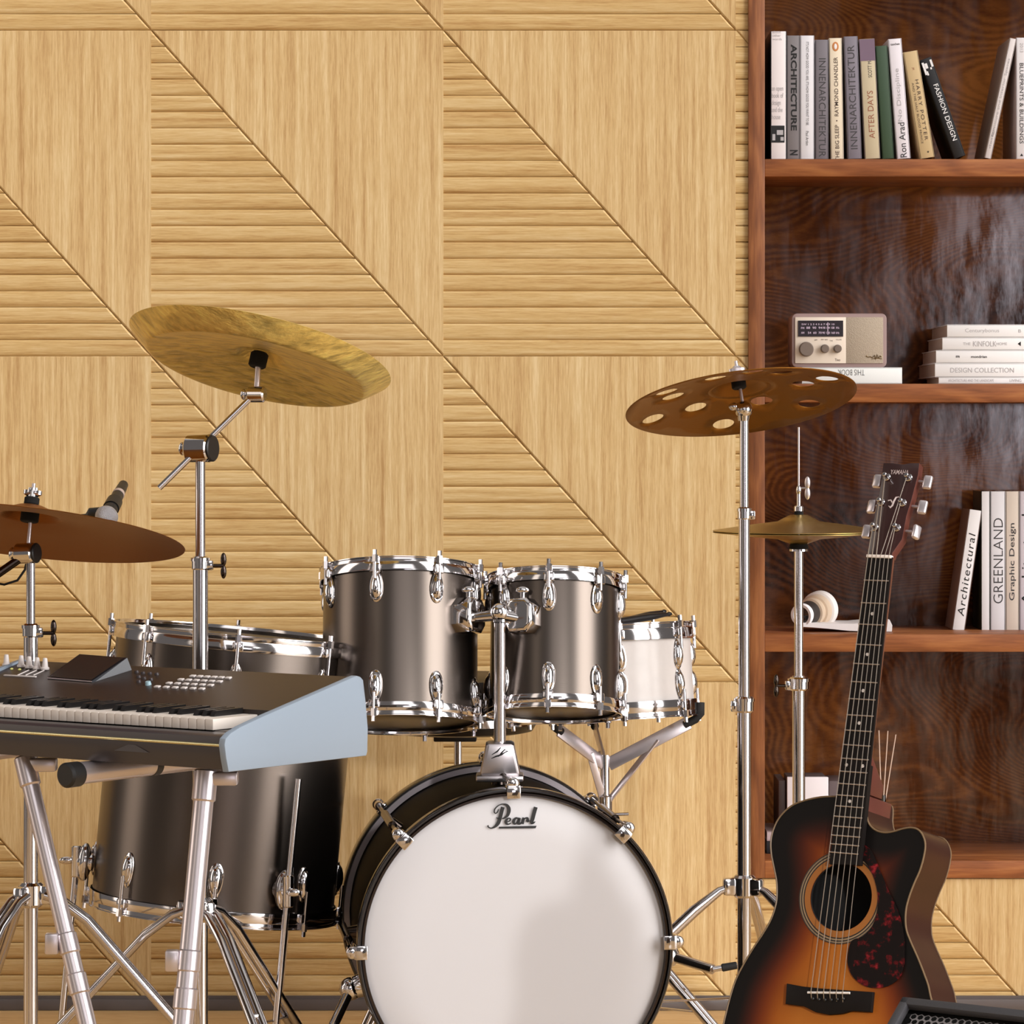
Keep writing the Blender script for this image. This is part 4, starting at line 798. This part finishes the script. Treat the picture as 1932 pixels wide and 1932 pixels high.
def kmat(w, u, v): return frame(K(w, u, v), d1, d2, UP)
mb = MB(); mb.box((KW*.48, .057, .009), (KW*.95, .114, .018), bev=.0012); wk = local(mb, 'white_key', M_wk)
copies(wk, [kmat(.066+i*KW, .041, .790) for i in range(nk)], kb)
mb = MB(); mb.prism([(0, 0), (.075, 0), (.075, .010), (.007, .009), (.0015, .002)], frame(V((0, 0, 0)), V((0, 1, 0)), UP, V((1, 0, 0))), -.0048, .0048, .001); bkk = local(mb, 'black_key', M_bk)
copies(bkk, [kmat(.066+(i+1)*KW, .079, .808) for i in range(nk-1) if i % 7 in (1, 2, 3, 5, 6)], kb)
mb = MB(); mb.box((.026, .078, 0), (.050, .076, .012), frame(K(.013, 0, .7835), d1, d2, UP), .002); link(mb, 'key_block', M_kb, kb)
pa = K(.3, .155, .8155); pd = (K(.3, .336, .861)-pa).normalized(); pn = d1.cross(pd); pn = pn if pn.z > 0 else -pn
def pk(px, py, off=0.): return hit(px, py, pa+pn*off, pn)
# display pod
BL, BR, RB_, LB = pk(90, 1281), pk(174, 1288), pk(249, 1264), pk(160, 1257)
def at(px, py, q): return P(px, py, q.y)
TL, TR = at(150, 1234, LB), at(240, 1241, RB_); BRt, BLt = BR+pn*.003, BL+pn*.003
mb = MB(); mb.add([BL-pn*.002, BR-pn*.002, RB_-pn*.002, LB-pn*.002, BLt, BRt, TR, TL], [[0, 1, 5, 4], [1, 2, 6, 5], [2, 3, 7, 6], [3, 0, 4, 7], [4, 5, 6, 7], [3, 2, 1, 0]])
dp = link(mb, 'display_pod', mat('dark steel pod', (34, 37, 43), .35, .2), kb)
def mixp(a, b_, t): return a+(b_-a)*t
sn_ = (BRt-BLt).cross(TL-BLt).normalized(); sn_ = sn_ if sn_.z > 0 else -sn_
mb = MB(); q = [mixp(mixp(BLt, BRt, .03), mixp(TL, TR, .03), .02), mixp(mixp(BLt, BRt, .97), mixp(TL, TR, .97), .02), mixp(mixp(BLt, BRt, .95), mixp(TL, TR, .95), .98), mixp(mixp(BLt, BRt, .03), mixp(TL, TR, .03), .98)]
mb.add([p+sn_*.0008 for p in q], [[0, 1, 2, 3]]); link(mb, 'screen', mat('dark screen', (52, 45, 40), .25), dp)
mb = MB(); mb.path([BL+pn*.002, BR+pn*.002], .0012, 6); link(mb, 'screen_edge', M_alu, dp)
PMf = lambda p: frame(p, d1, pd, pn)
M_pad = mat('pale buttons', (222, 214, 210), .5)
mb = MB(); mb.box((0, 0, .0015), (.0105, .0075, .003), bev=.0007); pad = local(mb, 'button', M_pad); mm = []
for r_ in range(4):
    for c_ in range(6):
        t = r_/3; u = c_/5; xa_ = 364+(297-364)*t; xb_ = 431+(381-431)*t; ya_ = 1277+(1297-1277)*t; yb_ = 1280.5+(1301-1280.5)*t
        mm.append(PMf(pk(xa_+(xb_-xa_)*u, ya_+(yb_-ya_)*u)))
copies(pad, mm, kb)
mb = MB(); mb.tube((0, 0, 0), (0, 0, .005), .0075, seg=18, bev=.001); mb.tube((0, 0, .004), (0, 0, .021), .0055, .0038, 18, bev=.001); kn = local(mb, 'knob', M_pad)
copies(kn, [frame(pk(px, py), d1, d1.cross(UP)*-1, UP) for px, py in ((12, 1257), (40, 1259), (55, 1261), (70, 1263), (85, 1264))], kb)
mb = MB()
for px, py in ((22, 1262.5), (37, 1263.5)): mb.ball(pk(px, py), .0032, (1, 1, .8))
link(mb, 'indicator_lights', mat('yellow green lens', (226, 226, 130), .3), kb)
mb = MB(); mb.box((0, 0, .001), (.075, .004, .002), PMf(pk(38, 1276.5)), .0005)
for px in (44, 59, 74): mb.box((0, 0, .001), (.0016, .03, .0016), PMf(pk(px, 1270)))
link(mb, 'slider_marks', M_pad, kb)
mb = MB()
for px, py in ((258, 1269), (270, 1271), (262, 1278), (283, 1272), (296, 1273), (272, 1281), (285, 1283), (262, 1287)): mb.tube(pk(px, py), pk(px, py)+pn*.004, .0042, .0034, 12)
link(mb, 'dark_knobs', mat('dark knobs', (60, 52, 54), .4), kb); mb = MB(); mb.tube(pk(280, 1292), pk(280, 1292)+pn*.006, .0055, .0045, 14); link(mb, 'jog_button', mat('pale blue button', (160, 190, 200), .4), kb)
# stand
kst = thing('keyboard_stand', 'aluminium keyboard stand with tubular legs and a black capped crossbar', 'stand', K(.3, .18, -0)*1.0)
zA = .7325-.0185
def bar(w, u0, u1):
    mb = MB(); mb.tube(K(w, u0, zA), K(w, u1, zA), .0182, seg=28); o_ = link(mb, 'support_arm', M_alu, kst)
    mb = MB(); mb.tube(K(w, u0-.02, zA-.001), K(w, u0+.014, zA-.001), .0205, seg=28, bev=.004); link(mb, 'end_cap', M_black, o_)
    mb = MB(); mb.tube(K(w, u0+.19, zA), K(w, u0+.205, zA), .0190, seg=28); link(mb, 'band', M_black, o_)
bar(.295, -.035, .355); bar(.70, -.035, .30)
def leg(p, q, joints, lr=.0165):
    mb = MB(); mb.tube(p, q, lr, seg=28); lg = link(mb, 'leg', M_alu, kst); d = (q-p).normalized()
    mb = MB(); mb.tube(p-d*.012, p+d*.04, lr+.003, seg=28, bev=.003); mb.box((.03, 0, -.002), (.045, .03, .022), frame(p, V((1, 0, 0)), V((0, 1, 0)), UP), .004); link(mb, 'socket', M_alu, lg)
    for t, blk in joints:
        c_ = p+(q-p)*t; mb = MB(); mb.tube(c_-d*.018, c_+d*.02, lr+.0025, seg=28, bev=.004)
        if blk: mb.box((-.026, -.004, 0), (.022, .02, .034), frame(c_, V((1, 0, 0)), V((0, 1, 0)), UP), .003)
        link(mb, 'clamp', M_alu, lg)
    mb = MB(); mb.tube(q-d*.03, q+d*.004, .0195, .021, 24, bev=.003); link(mb, 'rubber_foot', M_rubber, lg)
def legline(px0, py0, px1, py1, Y0, Y1):
    p = P(px0, py0, Y0); k = P(px1, py1, Y1); d = (k-p); t = (p.z-.012)/(-d.z); return p, p+d*t
p, q = legline(48, 1428, 166, 1932, 5.92, 5.80); p.z = min(p.z, .714); leg(p, q, ((.41, True), (.50, False)), .0147)
p, q = legline(388, 1466, 345, 1932, 5.75, 5.68); p.z = min(p.z, .714); leg(p, q, ((.415, True), (.50, False)))
leg(K(.70, .05, .69), K(.66, .0, .012), ((.4, True),))
# ------------------------------------------------------------------ guitar
YG = 5.32; ya = R(32); be = R(14)
gn = V((-sin(ya)*cos(be), -cos(ya)*cos(be), sin(be))); G0 = P(1587, 1693, YG)
ey = (hit(1658, 1050, G0, gn)-hit(1560, 1873, G0, gn)).normalized(); ex = ey.cross(gn).normalized()
def g2(px, py, off=0.):
    q = hit(px, py, G0+gn*off, gn)-G0; return (q.dot(ex), q.dot(ey))
def z5(x, y): return (1332+x/3.22, 1480+y/3.22)
GM = frame(G0, ex, ey, gn)
def GP(x, y, n): return GM @ V((x, y, n))
gt = thing('guitar', 'sunburst acoustic guitar with a cutaway standing in front of the bookcase', 'guitar', GP(0, -.36, -.04))
outl = [z5(x, y) for x, y in ((975, 172), (985, 225), (1005, 258), (1040, 282), (1090, 292), (1140, 285), (1190, 270), (1240, 262), (1285, 272), (1315, 305), (1332, 360), (1325, 430), (1300, 520), (1265, 600), (1235, 680), (1215, 760), (1212, 840), (1222, 900), (1250, 970), (1290, 1060), (1325, 1150), (1350, 1220), (1365, 1290))]
outl += [(1765, 1915), (1771, 1955), (1768, 1995), (1745, 2040), (1690, 2082), (1615, 2106), (1540, 2112), (1475, 2102), (1420, 2080), (1383, 2040), (1364, 1995), (1361, 1955)]
outl += [z5(x, y) for x, y in ((120, 1400), (145, 1300), (180, 1190), (230, 1090), (290, 990), (350, 900), (395, 820), (425, 730), (432, 650), (428, 580), (412, 500), (397, 420), (395, 340), (415, 260), (455, 190), (520, 130), (600, 97), (700, 76), (800, 72), (900, 73), (972, 75))]
og = [V(g2(*p)) for p in outl]
def smooth_closed(pts, k=4):
    out = []; n = len(pts)
    for i in range(n):
        p0, p1, p2, p3 = pts[i-1], pts[i], pts[(i+1) % n], pts[(i+2) % n]
        for j in range(k):
            t = j/k; out.append(.5*((2*p1)+(p2-p0)*t+(2*p0-5*p1+4*p2-p3)*t*t+(3*p1-p0-3*p2+p3)*t**3))
    return out
go = smooth_closed(og, 4); n = len(go); rh = .0505
def distout(p):
    best = 9
    for i in range(n):
        a, b_ = go[i], go[(i+1) % n]; ab = b_-a; t = max(0, min(1, (p-a).dot(ab)/max(1e-9, ab.length_squared))); best = min(best, (p-a-ab*t).length)
    return best
STOPS = [(0, (11, 8, 7)), (.020, (13, 9, 8)), (.040, (60, 22, 11)), (.060, (108, 46, 15)), (.085, (152, 82, 24)), (.12, (168, 99, 34))]
def burst(d):
    for (a, ca), (b_, cb) in zip(STOPS, STOPS[1:]):
        if d <= b_: t = (d-a)/(b_-a); return [x+(y-x)*t for x, y in zip(ca, cb)]
    return STOPS[-1][1]
mb = MB(); NR = 22; vs = []; col = []
for k in range(NR+1):
    t = (k/NR)
    for p in go:
        h0 = p.normalized()*rh; q = h0+(p-h0)*t; vs.append((q.x, q.y, 0)); d = distout(q)*(1 if q.y < 0 else 1-.28*min(1, q.y/.1)); col.append(lin(burst(d)))
mb.add(vs, [[k*n+i, k*n+(i+1) % n, (k+1)*n+(i+1) % n, (k+1)*n+i] for k in range(NR) for i in range(n)], GM); mb.col = col
m, t_, b_ = newmat('sunburst lacquer'); at_ = t_.nodes.new('ShaderNodeAttribute'); at_.attribute_name = 'finish'; t_.links.new(at_.outputs['Color'], b_.inputs['Base Color']); setp(b_, **{'Roughness': .38, 'Coat Weight': .0, 'Specular IOR Level': .22})
link(mb, 'soundboard', m, gt)
DB = .092; mb = MB(); vs = [(p.x, p.y, -.0002) for p in go]+[(p.x, p.y, -DB) for p in go]; mb.add(vs, [[i, (i+1) % n, n+(i+1) % n, n+i] for i in range(n)]+[[n+i for i in range(n)]], GM)
M_mahog = mat('reddish mahogany', (56, 26, 14), .36, 0, .03, .3, var=.3, bscale=14); link(mb, 'body_sides', M_mahog, gt)
mb = MB(); mb.path([GP(p.x, p.y, 0) for p in go]+[GP(go[0].x, go[0].y, 0)], .0014, 6); mb.path([GP(p.x*.999, p.y*.999, -DB) for p in go]+[GP(go[0].x, go[0].y, -DB)], .0012, 6); link(mb, 'binding', mat('tan binding', (112, 90, 64), .45), gt)
mb = MB(); mb.lathe([(rh, 0), (rh, -.004), (rh+.05, -.03), (0, -.085)], GM, 48); link(mb, 'sound_hole', mat('dark guitar inside', (12, 9, 8), .9), gt)
for r0, r1, c_ in ((.0510, .0605, (150, 92, 36)), (.0605, .0625, (40, 30, 24)), (.0625, .0645, (150, 124, 92)), (.0645, .0665, (40, 32, 26)), (.0665, .0685, (132, 110, 84)), (.0685, .0702, (50, 40, 32))):
    mb = MB(); mb.lathe([(r0, .0006), (r1, .0006)], GM, 72); link(mb, 'rosette_ring', mat('rosette %d' % int(r0*1e4), c_, .4), gt)
FB = .012
nutL, nutR = g2(1635.5, 1050, FB), g2(1682.5, 1050, FB); endL, endR = g2(1564.5, 1630, FB), g2(1621.5, 1632, FB)
M_fb = mat('dark rosewood fretboard', (20, 14, 12), .55, 0, 0, .18, var=.3, bscale=60)
mb = MB(); mb.prism([nutL, endL, endR, nutR], GM, FB-.0045, FB)
nm = (V(nutL)+V(nutR))/2; em = (V(endL)+V(endR))/2; q0, q1 = [tuple(V(a)+(V(b)-V(a))*.68) for a, b in ((nutL, endL), (nutR, endR))]
mb.prism([q0, endL, endR, q1], GM, .0008, FB-.0045); link(mb, 'fretboard', M_fb, gt)
mb = MB(); mb.prism([nutL, endL, endR, nutR], GM, .004, .0085)  # pale edge of the board
sad = V(g2(1560, 1873, FB)); nm = (V(nutL)+V(nutR))/2; em = (V(endL)+V(endR))/2; ad = (nm-sad).normalized(); SL = (nm-sad).length; pd2 = V((ad.y, -ad.x))
def halfw(s_):
    t = s_/(nm-em).length; return ((V(nutR)-V(nutL)).length*(1-t)+(V(endR)-V(endL)).length*t)/2
mb = MB(); jl = .385
pts = [nm+ad*-.0+pd2*halfw(0)*sg for sg in (-1, 1)]
prof_n = []
for i in range(9):
    s_ = jl*i/8; c2 = nm-ad*s_; w = halfw(s_)
    prof_n.append([(c2+pd2*(w*cos(pi*k/8)), -.024*sin(pi*k/8)+FB-.0045) for k in range(9)])
vs = [GP(p.x, p.y, z_) for ring in prof_n for p, z_ in ring]; mb.add(vs, [[i*9+k, i*9+k+1, (i+1)*9+k+1, (i+1)*9+k] for i in range(8) for k in range(8)]+[[k for k in range(9)], [72+k for k in range(9)][::-1], ])
mb.add([GP(*(nm-ad*s_+pd2*halfw(s_)*sg), z_) for s_ in (0, jl) for sg in (-1, 1) for z_ in (FB-.006, FB-.0046)], [[0, 1, 5, 4], [2, 3, 7, 6]])
M_neck = mat('mahogany neck', (92, 46, 36), .4, 0, 0, .35, var=.2, bscale=20); link(mb, 'neck', M_neck, gt)
# heel
mb = MB(); hl = [(-.016, .345), (-.024, .352), (-.06, .372), (-.062, .388), (-.088, .392), (-.088, .425), (-.016, .43)]
hs0 = jl-.048
c2 = nm-ad*hs0; w = halfw(hs0)*.98; L = frame(GP(c2.x, c2.y, 0), gn, GM.to_3x3() @ V((-ad.x, -ad.y, 0)), GM.to_3x3() @ V((pd2.x, pd2.y, 0)))
mb.prism([(.006, -.04), (-.03, -.012), (-.052, .004), (-.052, .026), (.006, .026)], L, -w*.96, w*.96, .004); mb.prism([(.004, .0265), (-.085, .0265), (-.085, .088), (.004, .088)], L, -w, w, .004)
link(mb, 'heel', M_neck, gt)
M_fret = mat('nickel fret', (196, 184, 176), .3, .9)
for k in range(1, 21):
    s_ = SL*(1-2**(-k/12)); 
    if s_ > (nm-em).length: break
    c2 = nm-ad*s_; w = halfw(s_)*.985; mb = MB(); mb.tube(GP(*(c2-pd2*w), FB), GP(*(c2+pd2*w), FB), .0011, seg=8); link(mb, 'fret', M_fret, gt)
mb = MB()
for k, xs in ((3, (0,)), (5, (0,)), (7, (0,)), (9, (0,)), (12, (-.27, .3)), (15, (0,))):
    s_ = SL*(1-(2**(-k/12)+2**(-(k-1)/12))/2)
    for x in xs: c2 = nm-ad*s_+pd2*halfw(s_)*2*x; mb.lathe([(0, FB+.0003), (.0027, FB+.0003)], GM @ Matrix.Translation((c2.x, c2.y, 0)), 16)
link(mb, 'fret_dots', mat('pearl dots', (206, 196, 188), .3), gt)
mb = MB(); mb.box((0, 0, 0), (halfw(0)*2, .005, .009), frame(GP(nm.x, nm.y, FB-.0015), GM.to_3x3() @ V((pd2.x, pd2.y, 0)), GM.to_3x3() @ V((ad.x, ad.y, 0)), gn), .001); link(mb, 'nut', mat('bone nut', (226, 214, 204), .4), gt)
# bridge, saddle, pins
br_ = [z5(x, y) for x, y in ((495, 1210), (590, 1228), (700, 1240), (870, 1252), (1020, 1262), (1008, 1385), (890, 1378), (830, 1395), (750, 1401), (670, 1385), (600, 1350), (487, 1335))]
mb = MB(); mb.prism([g2(*p, .004) for p in br_], GM, .0005, .0075, .0015); link(mb, 'bridge', M_fb, gt)
sa, sb = V(g2(*z5(613, 1263), .011)), V(g2(*z5(870, 1266), .011)); mb = MB(); mb.tube(GP(*sa, .0085), GP(*sb, .0085), .0018, seg=10); link(mb, 'saddle', mat('bone saddle', (232, 226, 220), .4), gt)
mb = MB()
for k in range(6): q = V(g2(*z5(650+37*k, 1302+7*sin(pi*k/5)), .008)); mb.ball((q.x, q.y, .0085), .0026, (1, 1, .8), GM, 10)
link(mb, 'bridge_pins', M_black, gt)
pg = [z5(x, y) for x, y in ((935, 365), (985, 380), (1020, 425), (1060, 520), (1110, 640), (1165, 760), (1200, 880), (1210, 1000), (1200, 1130), (1160, 1195), (1080, 1235), (980, 1230), (905, 1180), (868, 1110), (866, 1030), (890, 950), (955, 925), (1015, 860), (1045, 760), (1046, 660), (1015, 545), (960, 460), (930, 425))]
mb = MB(); mb.prism([tuple(p) for p in smooth_closed([V(g2(*p)) for p in pg], 3)], GM, .0008, .0026)
m, t_, b_ = newmat('tortoiseshell'); tc = t_.nodes.new('ShaderNodeTexCoord').outputs['Object']; nz = noise(t_, tc, (58, 58, 58), 4, .6)
t_.links.new(ramp(t_, nz, [(.0, (14, 10, 10)), (.545, (20, 12, 11)), (.62, (84, 14, 18)), (.70, (140, 34, 40))]), b_.inputs['Base Color']); setp(b_, **{'Roughness': .35, 'Specular IOR Level': .2})
link(mb, 'pickguard', m, gt)
# headstock
hth = R(13); eyh = ey*cos(hth)-gn*sin(hth); gnh = gn*cos(hth)+ey*sin(hth); H0 = GP(nm.x, nm.y, FB-.004); HM = frame(H0, ex, eyh, gnh)
def h2(px, py, off=0.):
    q = hit(px, py, H0+gnh*off, gnh)-H0; return (q.dot(ex), q.dot(eyh))
hs_ = [(1635.5, 1049.5), (1639.7, 1020), (1651, 968), (1661.5, 912), (1666.5, 873.5), (1684, 873), (1703, 876), (1719, 873.5), (1734.5, 873.5), (1732, 896), (1719, 945), (1710, 974), (1702, 1017), (1684, 1043), (1682.5, 1049.5)]
mb = MB(); mb.prism([h2(*p) for p in hs_][::-1], HM, -.015, 0, .001); M_head = mat('dark red brown headstock', (52, 24, 22), .3, 0, .3, var=.2, bscale=30)
hd_ = link(mb, 'headstock', [M_head, M_neck], gt)
for poly in hd_.data.polygons:
    if abs(poly.normal.dot((rootof(gt).matrix_basis.to_3x3().inverted() @ gnh))) < .5: poly.material_index = 1
posts = ((1673.8, 901), (1715, 902), (1663, 948.5), (1704, 949.5), (1651, 995.6), (1693, 996.6)); btn = ((1655.7, 908), (1750, 910), (1645, 956), (1740.5, 957), (1635.5, 1003), (1729, 1004))
for k, (pt, bt) in enumerate(zip(posts, btn)):
    x, y = h2(*pt); mb = MB(); mb.tube(HM @ V((x, y, 0)), HM @ V((x, y, .003)), .0062, seg=20, bev=.001); mb.tube(HM @ V((x, y, 0)), HM @ V((x, y, .013)), .0036, seg=14, bev=.001)
    tn = link(mb, 'tuning_post', M_chrome, hd_)
    bx, by = h2(*bt, -.008); mb = MB(); mb.tube(HM @ V((x, y, -.008)), HM @ V((bx, by, -.008)), .0022, seg=8); mb.box((0, 0, 0), (.0145, .0225, .008), HM @ Matrix.Translation((bx, by, -.008)) @ Matrix.Rotation(R((0, 10, -8, 12, 5, 70)[k]), 4, 'Y'), .0033, seg=3); link(mb, 'tuning_peg', M_alu, hd_)
text('YAMAHA', HM @ Matrix.Translation((*h2(1697.5, 891), .0006)), .031, mat('silver inlay', (196, 176, 172), .4), hd_, 'lettering', .0078, bold=.004)
mb = MB(); mb.path([HM @ V((*h2(x, y), .0008)) for x, y in ((1677, 955), (1680, 958), (1684, 954), (1687, 946), (1691, 939), (1696, 938))], [.0008, .0014, .0016, .0016, .0014, .0008], 8); mb.path([HM @ V((*h2(x, y), .0008)) for x, y in ((1676, 945), (1681, 944), (1684, 949))], .0011, 8); link(mb, 'emblem', mat('silver inlay mark', (206, 190, 186), .4), hd_)
M_str = mat('steel string', (206, 194, 180), .3, .9)
for k in range(6):
    u = -1+2*k/5; w0 = halfw(0)*.84; a = nm+pd2*(u*w0); b_ = sad+pd2*(u*.0262*1.0); hp_ = (posts[4], posts[2], posts[0], posts[1], posts[3], posts[5])[k]
    hx, hy = h2(*hp_); mb = MB(); mb.path([HM @ V((hx, hy, .008)), GP(a.x, a.y, FB+.0032), GP(b_.x, b_.y, .0125), GP(*(b_-ad*.011), .008)], .00075 if k < 3 else .0006, 6); link(mb, 'string', M_str, gt)
# guitar stand under the frame edge
gs = thing('guitar_stand', 'black guitar stand cradling the guitar below the photo edge', 'stand', (G0.x, YG+.1, 0))
bot = min(go, key=lambda p: p.y); mb = MB(); bb_ = GP(bot.x, bot.y, -.045)
for sg in (-1, 1):
    a = GP(bot.x+sg*.10, bot.y+.002, -.10); mb.path([a+V((0, .01, -.02)), GP(bot.x+sg*.10, bot.y-.012, -.06), GP(bot.x+sg*.10, bot.y-.012, .005), GP(bot.x+sg*.10, bot.y+.02, .018)], .008, 10)
link(mb, 'cradle', M_rubber, gs)
mb = MB()
for sg in (-1, 1): mb.path([GP(bot.x+sg*.10, bot.y-.005, -.105)+V((0, .005, -.012)), GP(bot.x+sg*.17, bot.y, .03)*1.0+V((0, 0, -(GP(bot.x+sg*.17, bot.y, .03).z-.012)))], .009, 10)
mb.path([GP(bot.x-.10, bot.y-.005, -.105)+V((0, .005, -.012)), GP(bot.x+.10, bot.y-.005, -.105)+V((0, .005, -.012))], .009, 10); q = GP(bot.x, bot.y-.005, -.105)+V((0, .005, -.012)); mb.path([q, V((q.x+.08, q.y+.16, .012))], .009, 10); link(mb, 'frame', M_black, gs)
# ------------------------------------------------------------------ floor monitor bottom right
ca = R(37); e_ = V((cos(ca), -sin(ca), 0)); nh = V((-sin(ca), -cos(ca), 0)); tau = R(52); A0 = P(1703, 1881, 4.5)
dn = nh*sin(tau)-UP*cos(tau); nf = nh*cos(tau)+UP*sin(tau)
sw = thing('stage_monitor', 'dark grey wedge loudspeaker with silver mesh grille in the bottom right corner', 'speaker', V((A0.x+.25, A0.y-.2, 0)))
W_ = .52; Lf = .5
S0 = [A0, A0+dn*Lf, V((A0+dn*Lf)), A0]
pf = A0+dn*Lf; pbk = A0-nh*.06-UP*.02
poly3 = [A0, pf, V((pf.x, pf.y, 0)), V((pbk.x, pbk.y, 0))+nh*.0, pbk]
vs = poly3+[p+e_*W_ for p in poly3]; mb = MB(); mb.add(vs, [[0, 1, 2, 3, 4], [5, 6, 7, 8, 9]]+[[i, (i+1) % 5, 5+(i+1) % 5, 5+i] for i in range(1, 5)])
FM = frame(A0, e_, -dn, nf)      # x along top edge, y up the face, z out
bw = .0125
for (x0, x1, y0, y1) in ((0, W_, -bw, 0), (0, W_, -Lf, -Lf+bw), (0, bw, -Lf, 0), (W_-bw, W_, -Lf, 0)): mb.box(((x0+x1)/2, (y0+y1)/2, -.004), (x1-x0, y1-y0, .012), FM, .0025)
mb.add([(0, 0, -.02), (W_, 0, -.02), (W_, -Lf, -.02), (0, -Lf, -.02)], [[0, 1, 2, 3]], FM)
mb.f.pop(); mb.mi.pop(); link(mb, 'cabinet', mat('charcoal cabinet', (64, 63, 66), .5, bump=.2, bscale=700), sw)
mb = MB(); mb.add([(0, 0, -.02), (W_, 0, -.02), (W_, -Lf, -.02), (0, -Lf, -.02)], [[0, 1, 2, 3]], FM); link(mb, 'grille_backing', M_felt, sw)
mb = MB(); hp_ = .0098; hr_ = .0041; x = bw+.01; rowi = 0; nseg = 6
y = -bw-.008
gx0, gx1 = bw+.006, W_-bw-.006; gy0, gy1 = -Lf+bw+.006, -bw-.006
nx = int((gx1-gx0)/hp_); ny = 22; rh_ = hp_*.866
for j in range(ny):
    for i in range(nx):
        cx_ = gx0+hp_*(i+.5)+(hp_/2 if j % 2 else 0); cy_ = gy1-rh_*(j+.5)
        if cx_ > gx1-hp_*.4: continue
        o6 = [(cx_+hp_/math.sqrt(3)*cos(R(30+60*k)), cy_+hp_/math.sqrt(3)*sin(R(30+60*k)), 0) for k in range(6)]; i6 = [(cx_+hr_*cos(R(30+60*k)), cy_+hr_*sin(R(30+60*k)), 0) for k in range(6)]
        mb.add(o6+i6, [[k, (k+1) % 6, 6+(k+1) % 6, 6+k] for k in range(6)], FM @ Matrix.Translation((0, 0, -.009)))
mb.box(((gx0+gx1)/2, (gy0+gy1-rh_*ny)/2, -.0095), (gx1-gx0, (gy1-rh_*ny)-gy0, .001), FM)
link(mb, 'grille', mat('silver mesh', (170, 164, 164), .35, .9), sw)
# ------------------------------------------------------------------ light
w = bpy.data.worlds.new('room light'); bpy.context.scene.world = w; w.use_nodes = True; t = w.node_tree; bg = t.nodes['Background']
tc = t.nodes.new('ShaderNodeTexCoord'); sx = t.nodes.new('ShaderNodeSeparateXYZ'); t.links.new(tc.outputs['Generated'], sx.inputs[0])
az = math_(t, 'MULTIPLY', math_(t, 'ARCTAN2', sx.outputs[0], math_(t, 'MULTIPLY', sx.outputs[1], -1)), 180/pi)   # 0 = behind camera, + = right
el = math_(t, 'MULTIPLY', math_(t, 'ARCSINE', sx.outputs[2]), 180/pi)
def sm(x, a, b_):
    n = t.nodes.new('ShaderNodeMapRange'); n.interpolation_type = 'SMOOTHSTEP'; t.links.new(x, n.inputs[0]); n.inputs[1].default_value = a; n.inputs[2].default_value = b_; return n.outputs[0]
def mask(a0, a1, e0, e1, s_=2.5, se=2.5):
    return math_(t, 'MULTIPLY', math_(t, 'MULTIPLY', sm(az, a0-s_, a0+s_), math_(t, 'SUBTRACT', 1, sm(az, a1-s_, a1+s_))), math_(t, 'MULTIPLY', sm(el, e0-se, e0+se), math_(t, 'SUBTRACT', 1, sm(el, e1-se, e1+se))))
WINS = [((42, 74, -6, 52), 8.5, (255, 252, 250)), ((7.3, 17, -.8, 3.8, .7, 1.2), 6.0, (250, 244, 255)), ((-8, 22, 14, 40), 1.6, (255, 250, 250)), ((-98, -78, -2, 40), 2.6, (255, 238, 222)), ((-40, -30, 0, 34), 1.2, (255, 240, 225)), ((-180, 180, 60, 90), .5, (255, 250, 245))]
tot = None
def scaled(col, fac, k):
    n = t.nodes.new('ShaderNodeVectorMath'); n.operation = 'SCALE'; n.inputs[0].default_value = lin(col)[:3]
    if fac is None: n.inputs[3].default_value = k
    else: t.links.new(math_(t, 'MULTIPLY', fac, k), n.inputs[3])
    return n.outputs[0]
tot = scaled((255, 244, 238), None, .15)
for (mk, k, c_) in WINS:
    n = t.nodes.new('ShaderNodeVectorMath'); n.operation = 'ADD'; t.links.new(tot, n.inputs[0]); t.links.new(scaled(c_, mask(*mk), k), n.inputs[1]); tot = n.outputs[0]
t.links.new(tot, bg.inputs['Color']); bg.inputs['Strength'].default_value = 1.0
w.cycles.sampling_method = 'MANUAL'; w.cycles.sample_map_resolution = 1024
sd = bpy.data.lights.new('sun', 'SUN'); sd.energy = 0.35; sd.angle = R(3); sd.color = (1, .98, .96)
so = bpy.data.objects.new('sun', sd); COL.objects.link(so); dirv = V((.742, -.52, .423)); so.rotation_euler = dirv.to_track_quat('Z', 'Y').to_euler(); so.location = (3, 0, 4)
ld = bpy.data.lights.new('added shadow spot', 'SPOT'); ld.energy = 330; ld.spot_size = R(19); ld.spot_blend = .7; ld.shadow_soft_size = .09; ld.color = (1, .985, .97)  # added spot, source unseen; throws the guitar's shadow on the bass head
lo = bpy.data.objects.new('added shadow spot', ld); COL.objects.link(lo); tgt = V((.22, 6.5, .34)); lo.location = (1.72, 1.5, 1.75); lo.rotation_euler = (V(lo.location)-tgt).to_track_quat('Z', 'Y').to_euler()
# ------------------------------------------------------------------ camera and view
cd = bpy.data.cameras.new('camera'); cam = bpy.data.objects.new('camera', cd); COL.objects.link(cam); cam.location = O; cam.rotation_euler = (R(90), 0, 0)
cd.sensor_width = 36; cd.sensor_fit = 'HORIZONTAL'; cd.lens = f/1932*36; cd.shift_y = (HY-966)/1932.0; cd.clip_end = 60; cd.clip_start = .05
sc_ = bpy.context.scene; sc_.camera = cam
sc_.view_settings.view_transform = 'Standard'; sc_.view_settings.look = 'None'; sc_.view_settings.gamma = 1; sc_.view_settings.exposure = 0.0; sc_.view_settings.use_curve_mapping = False
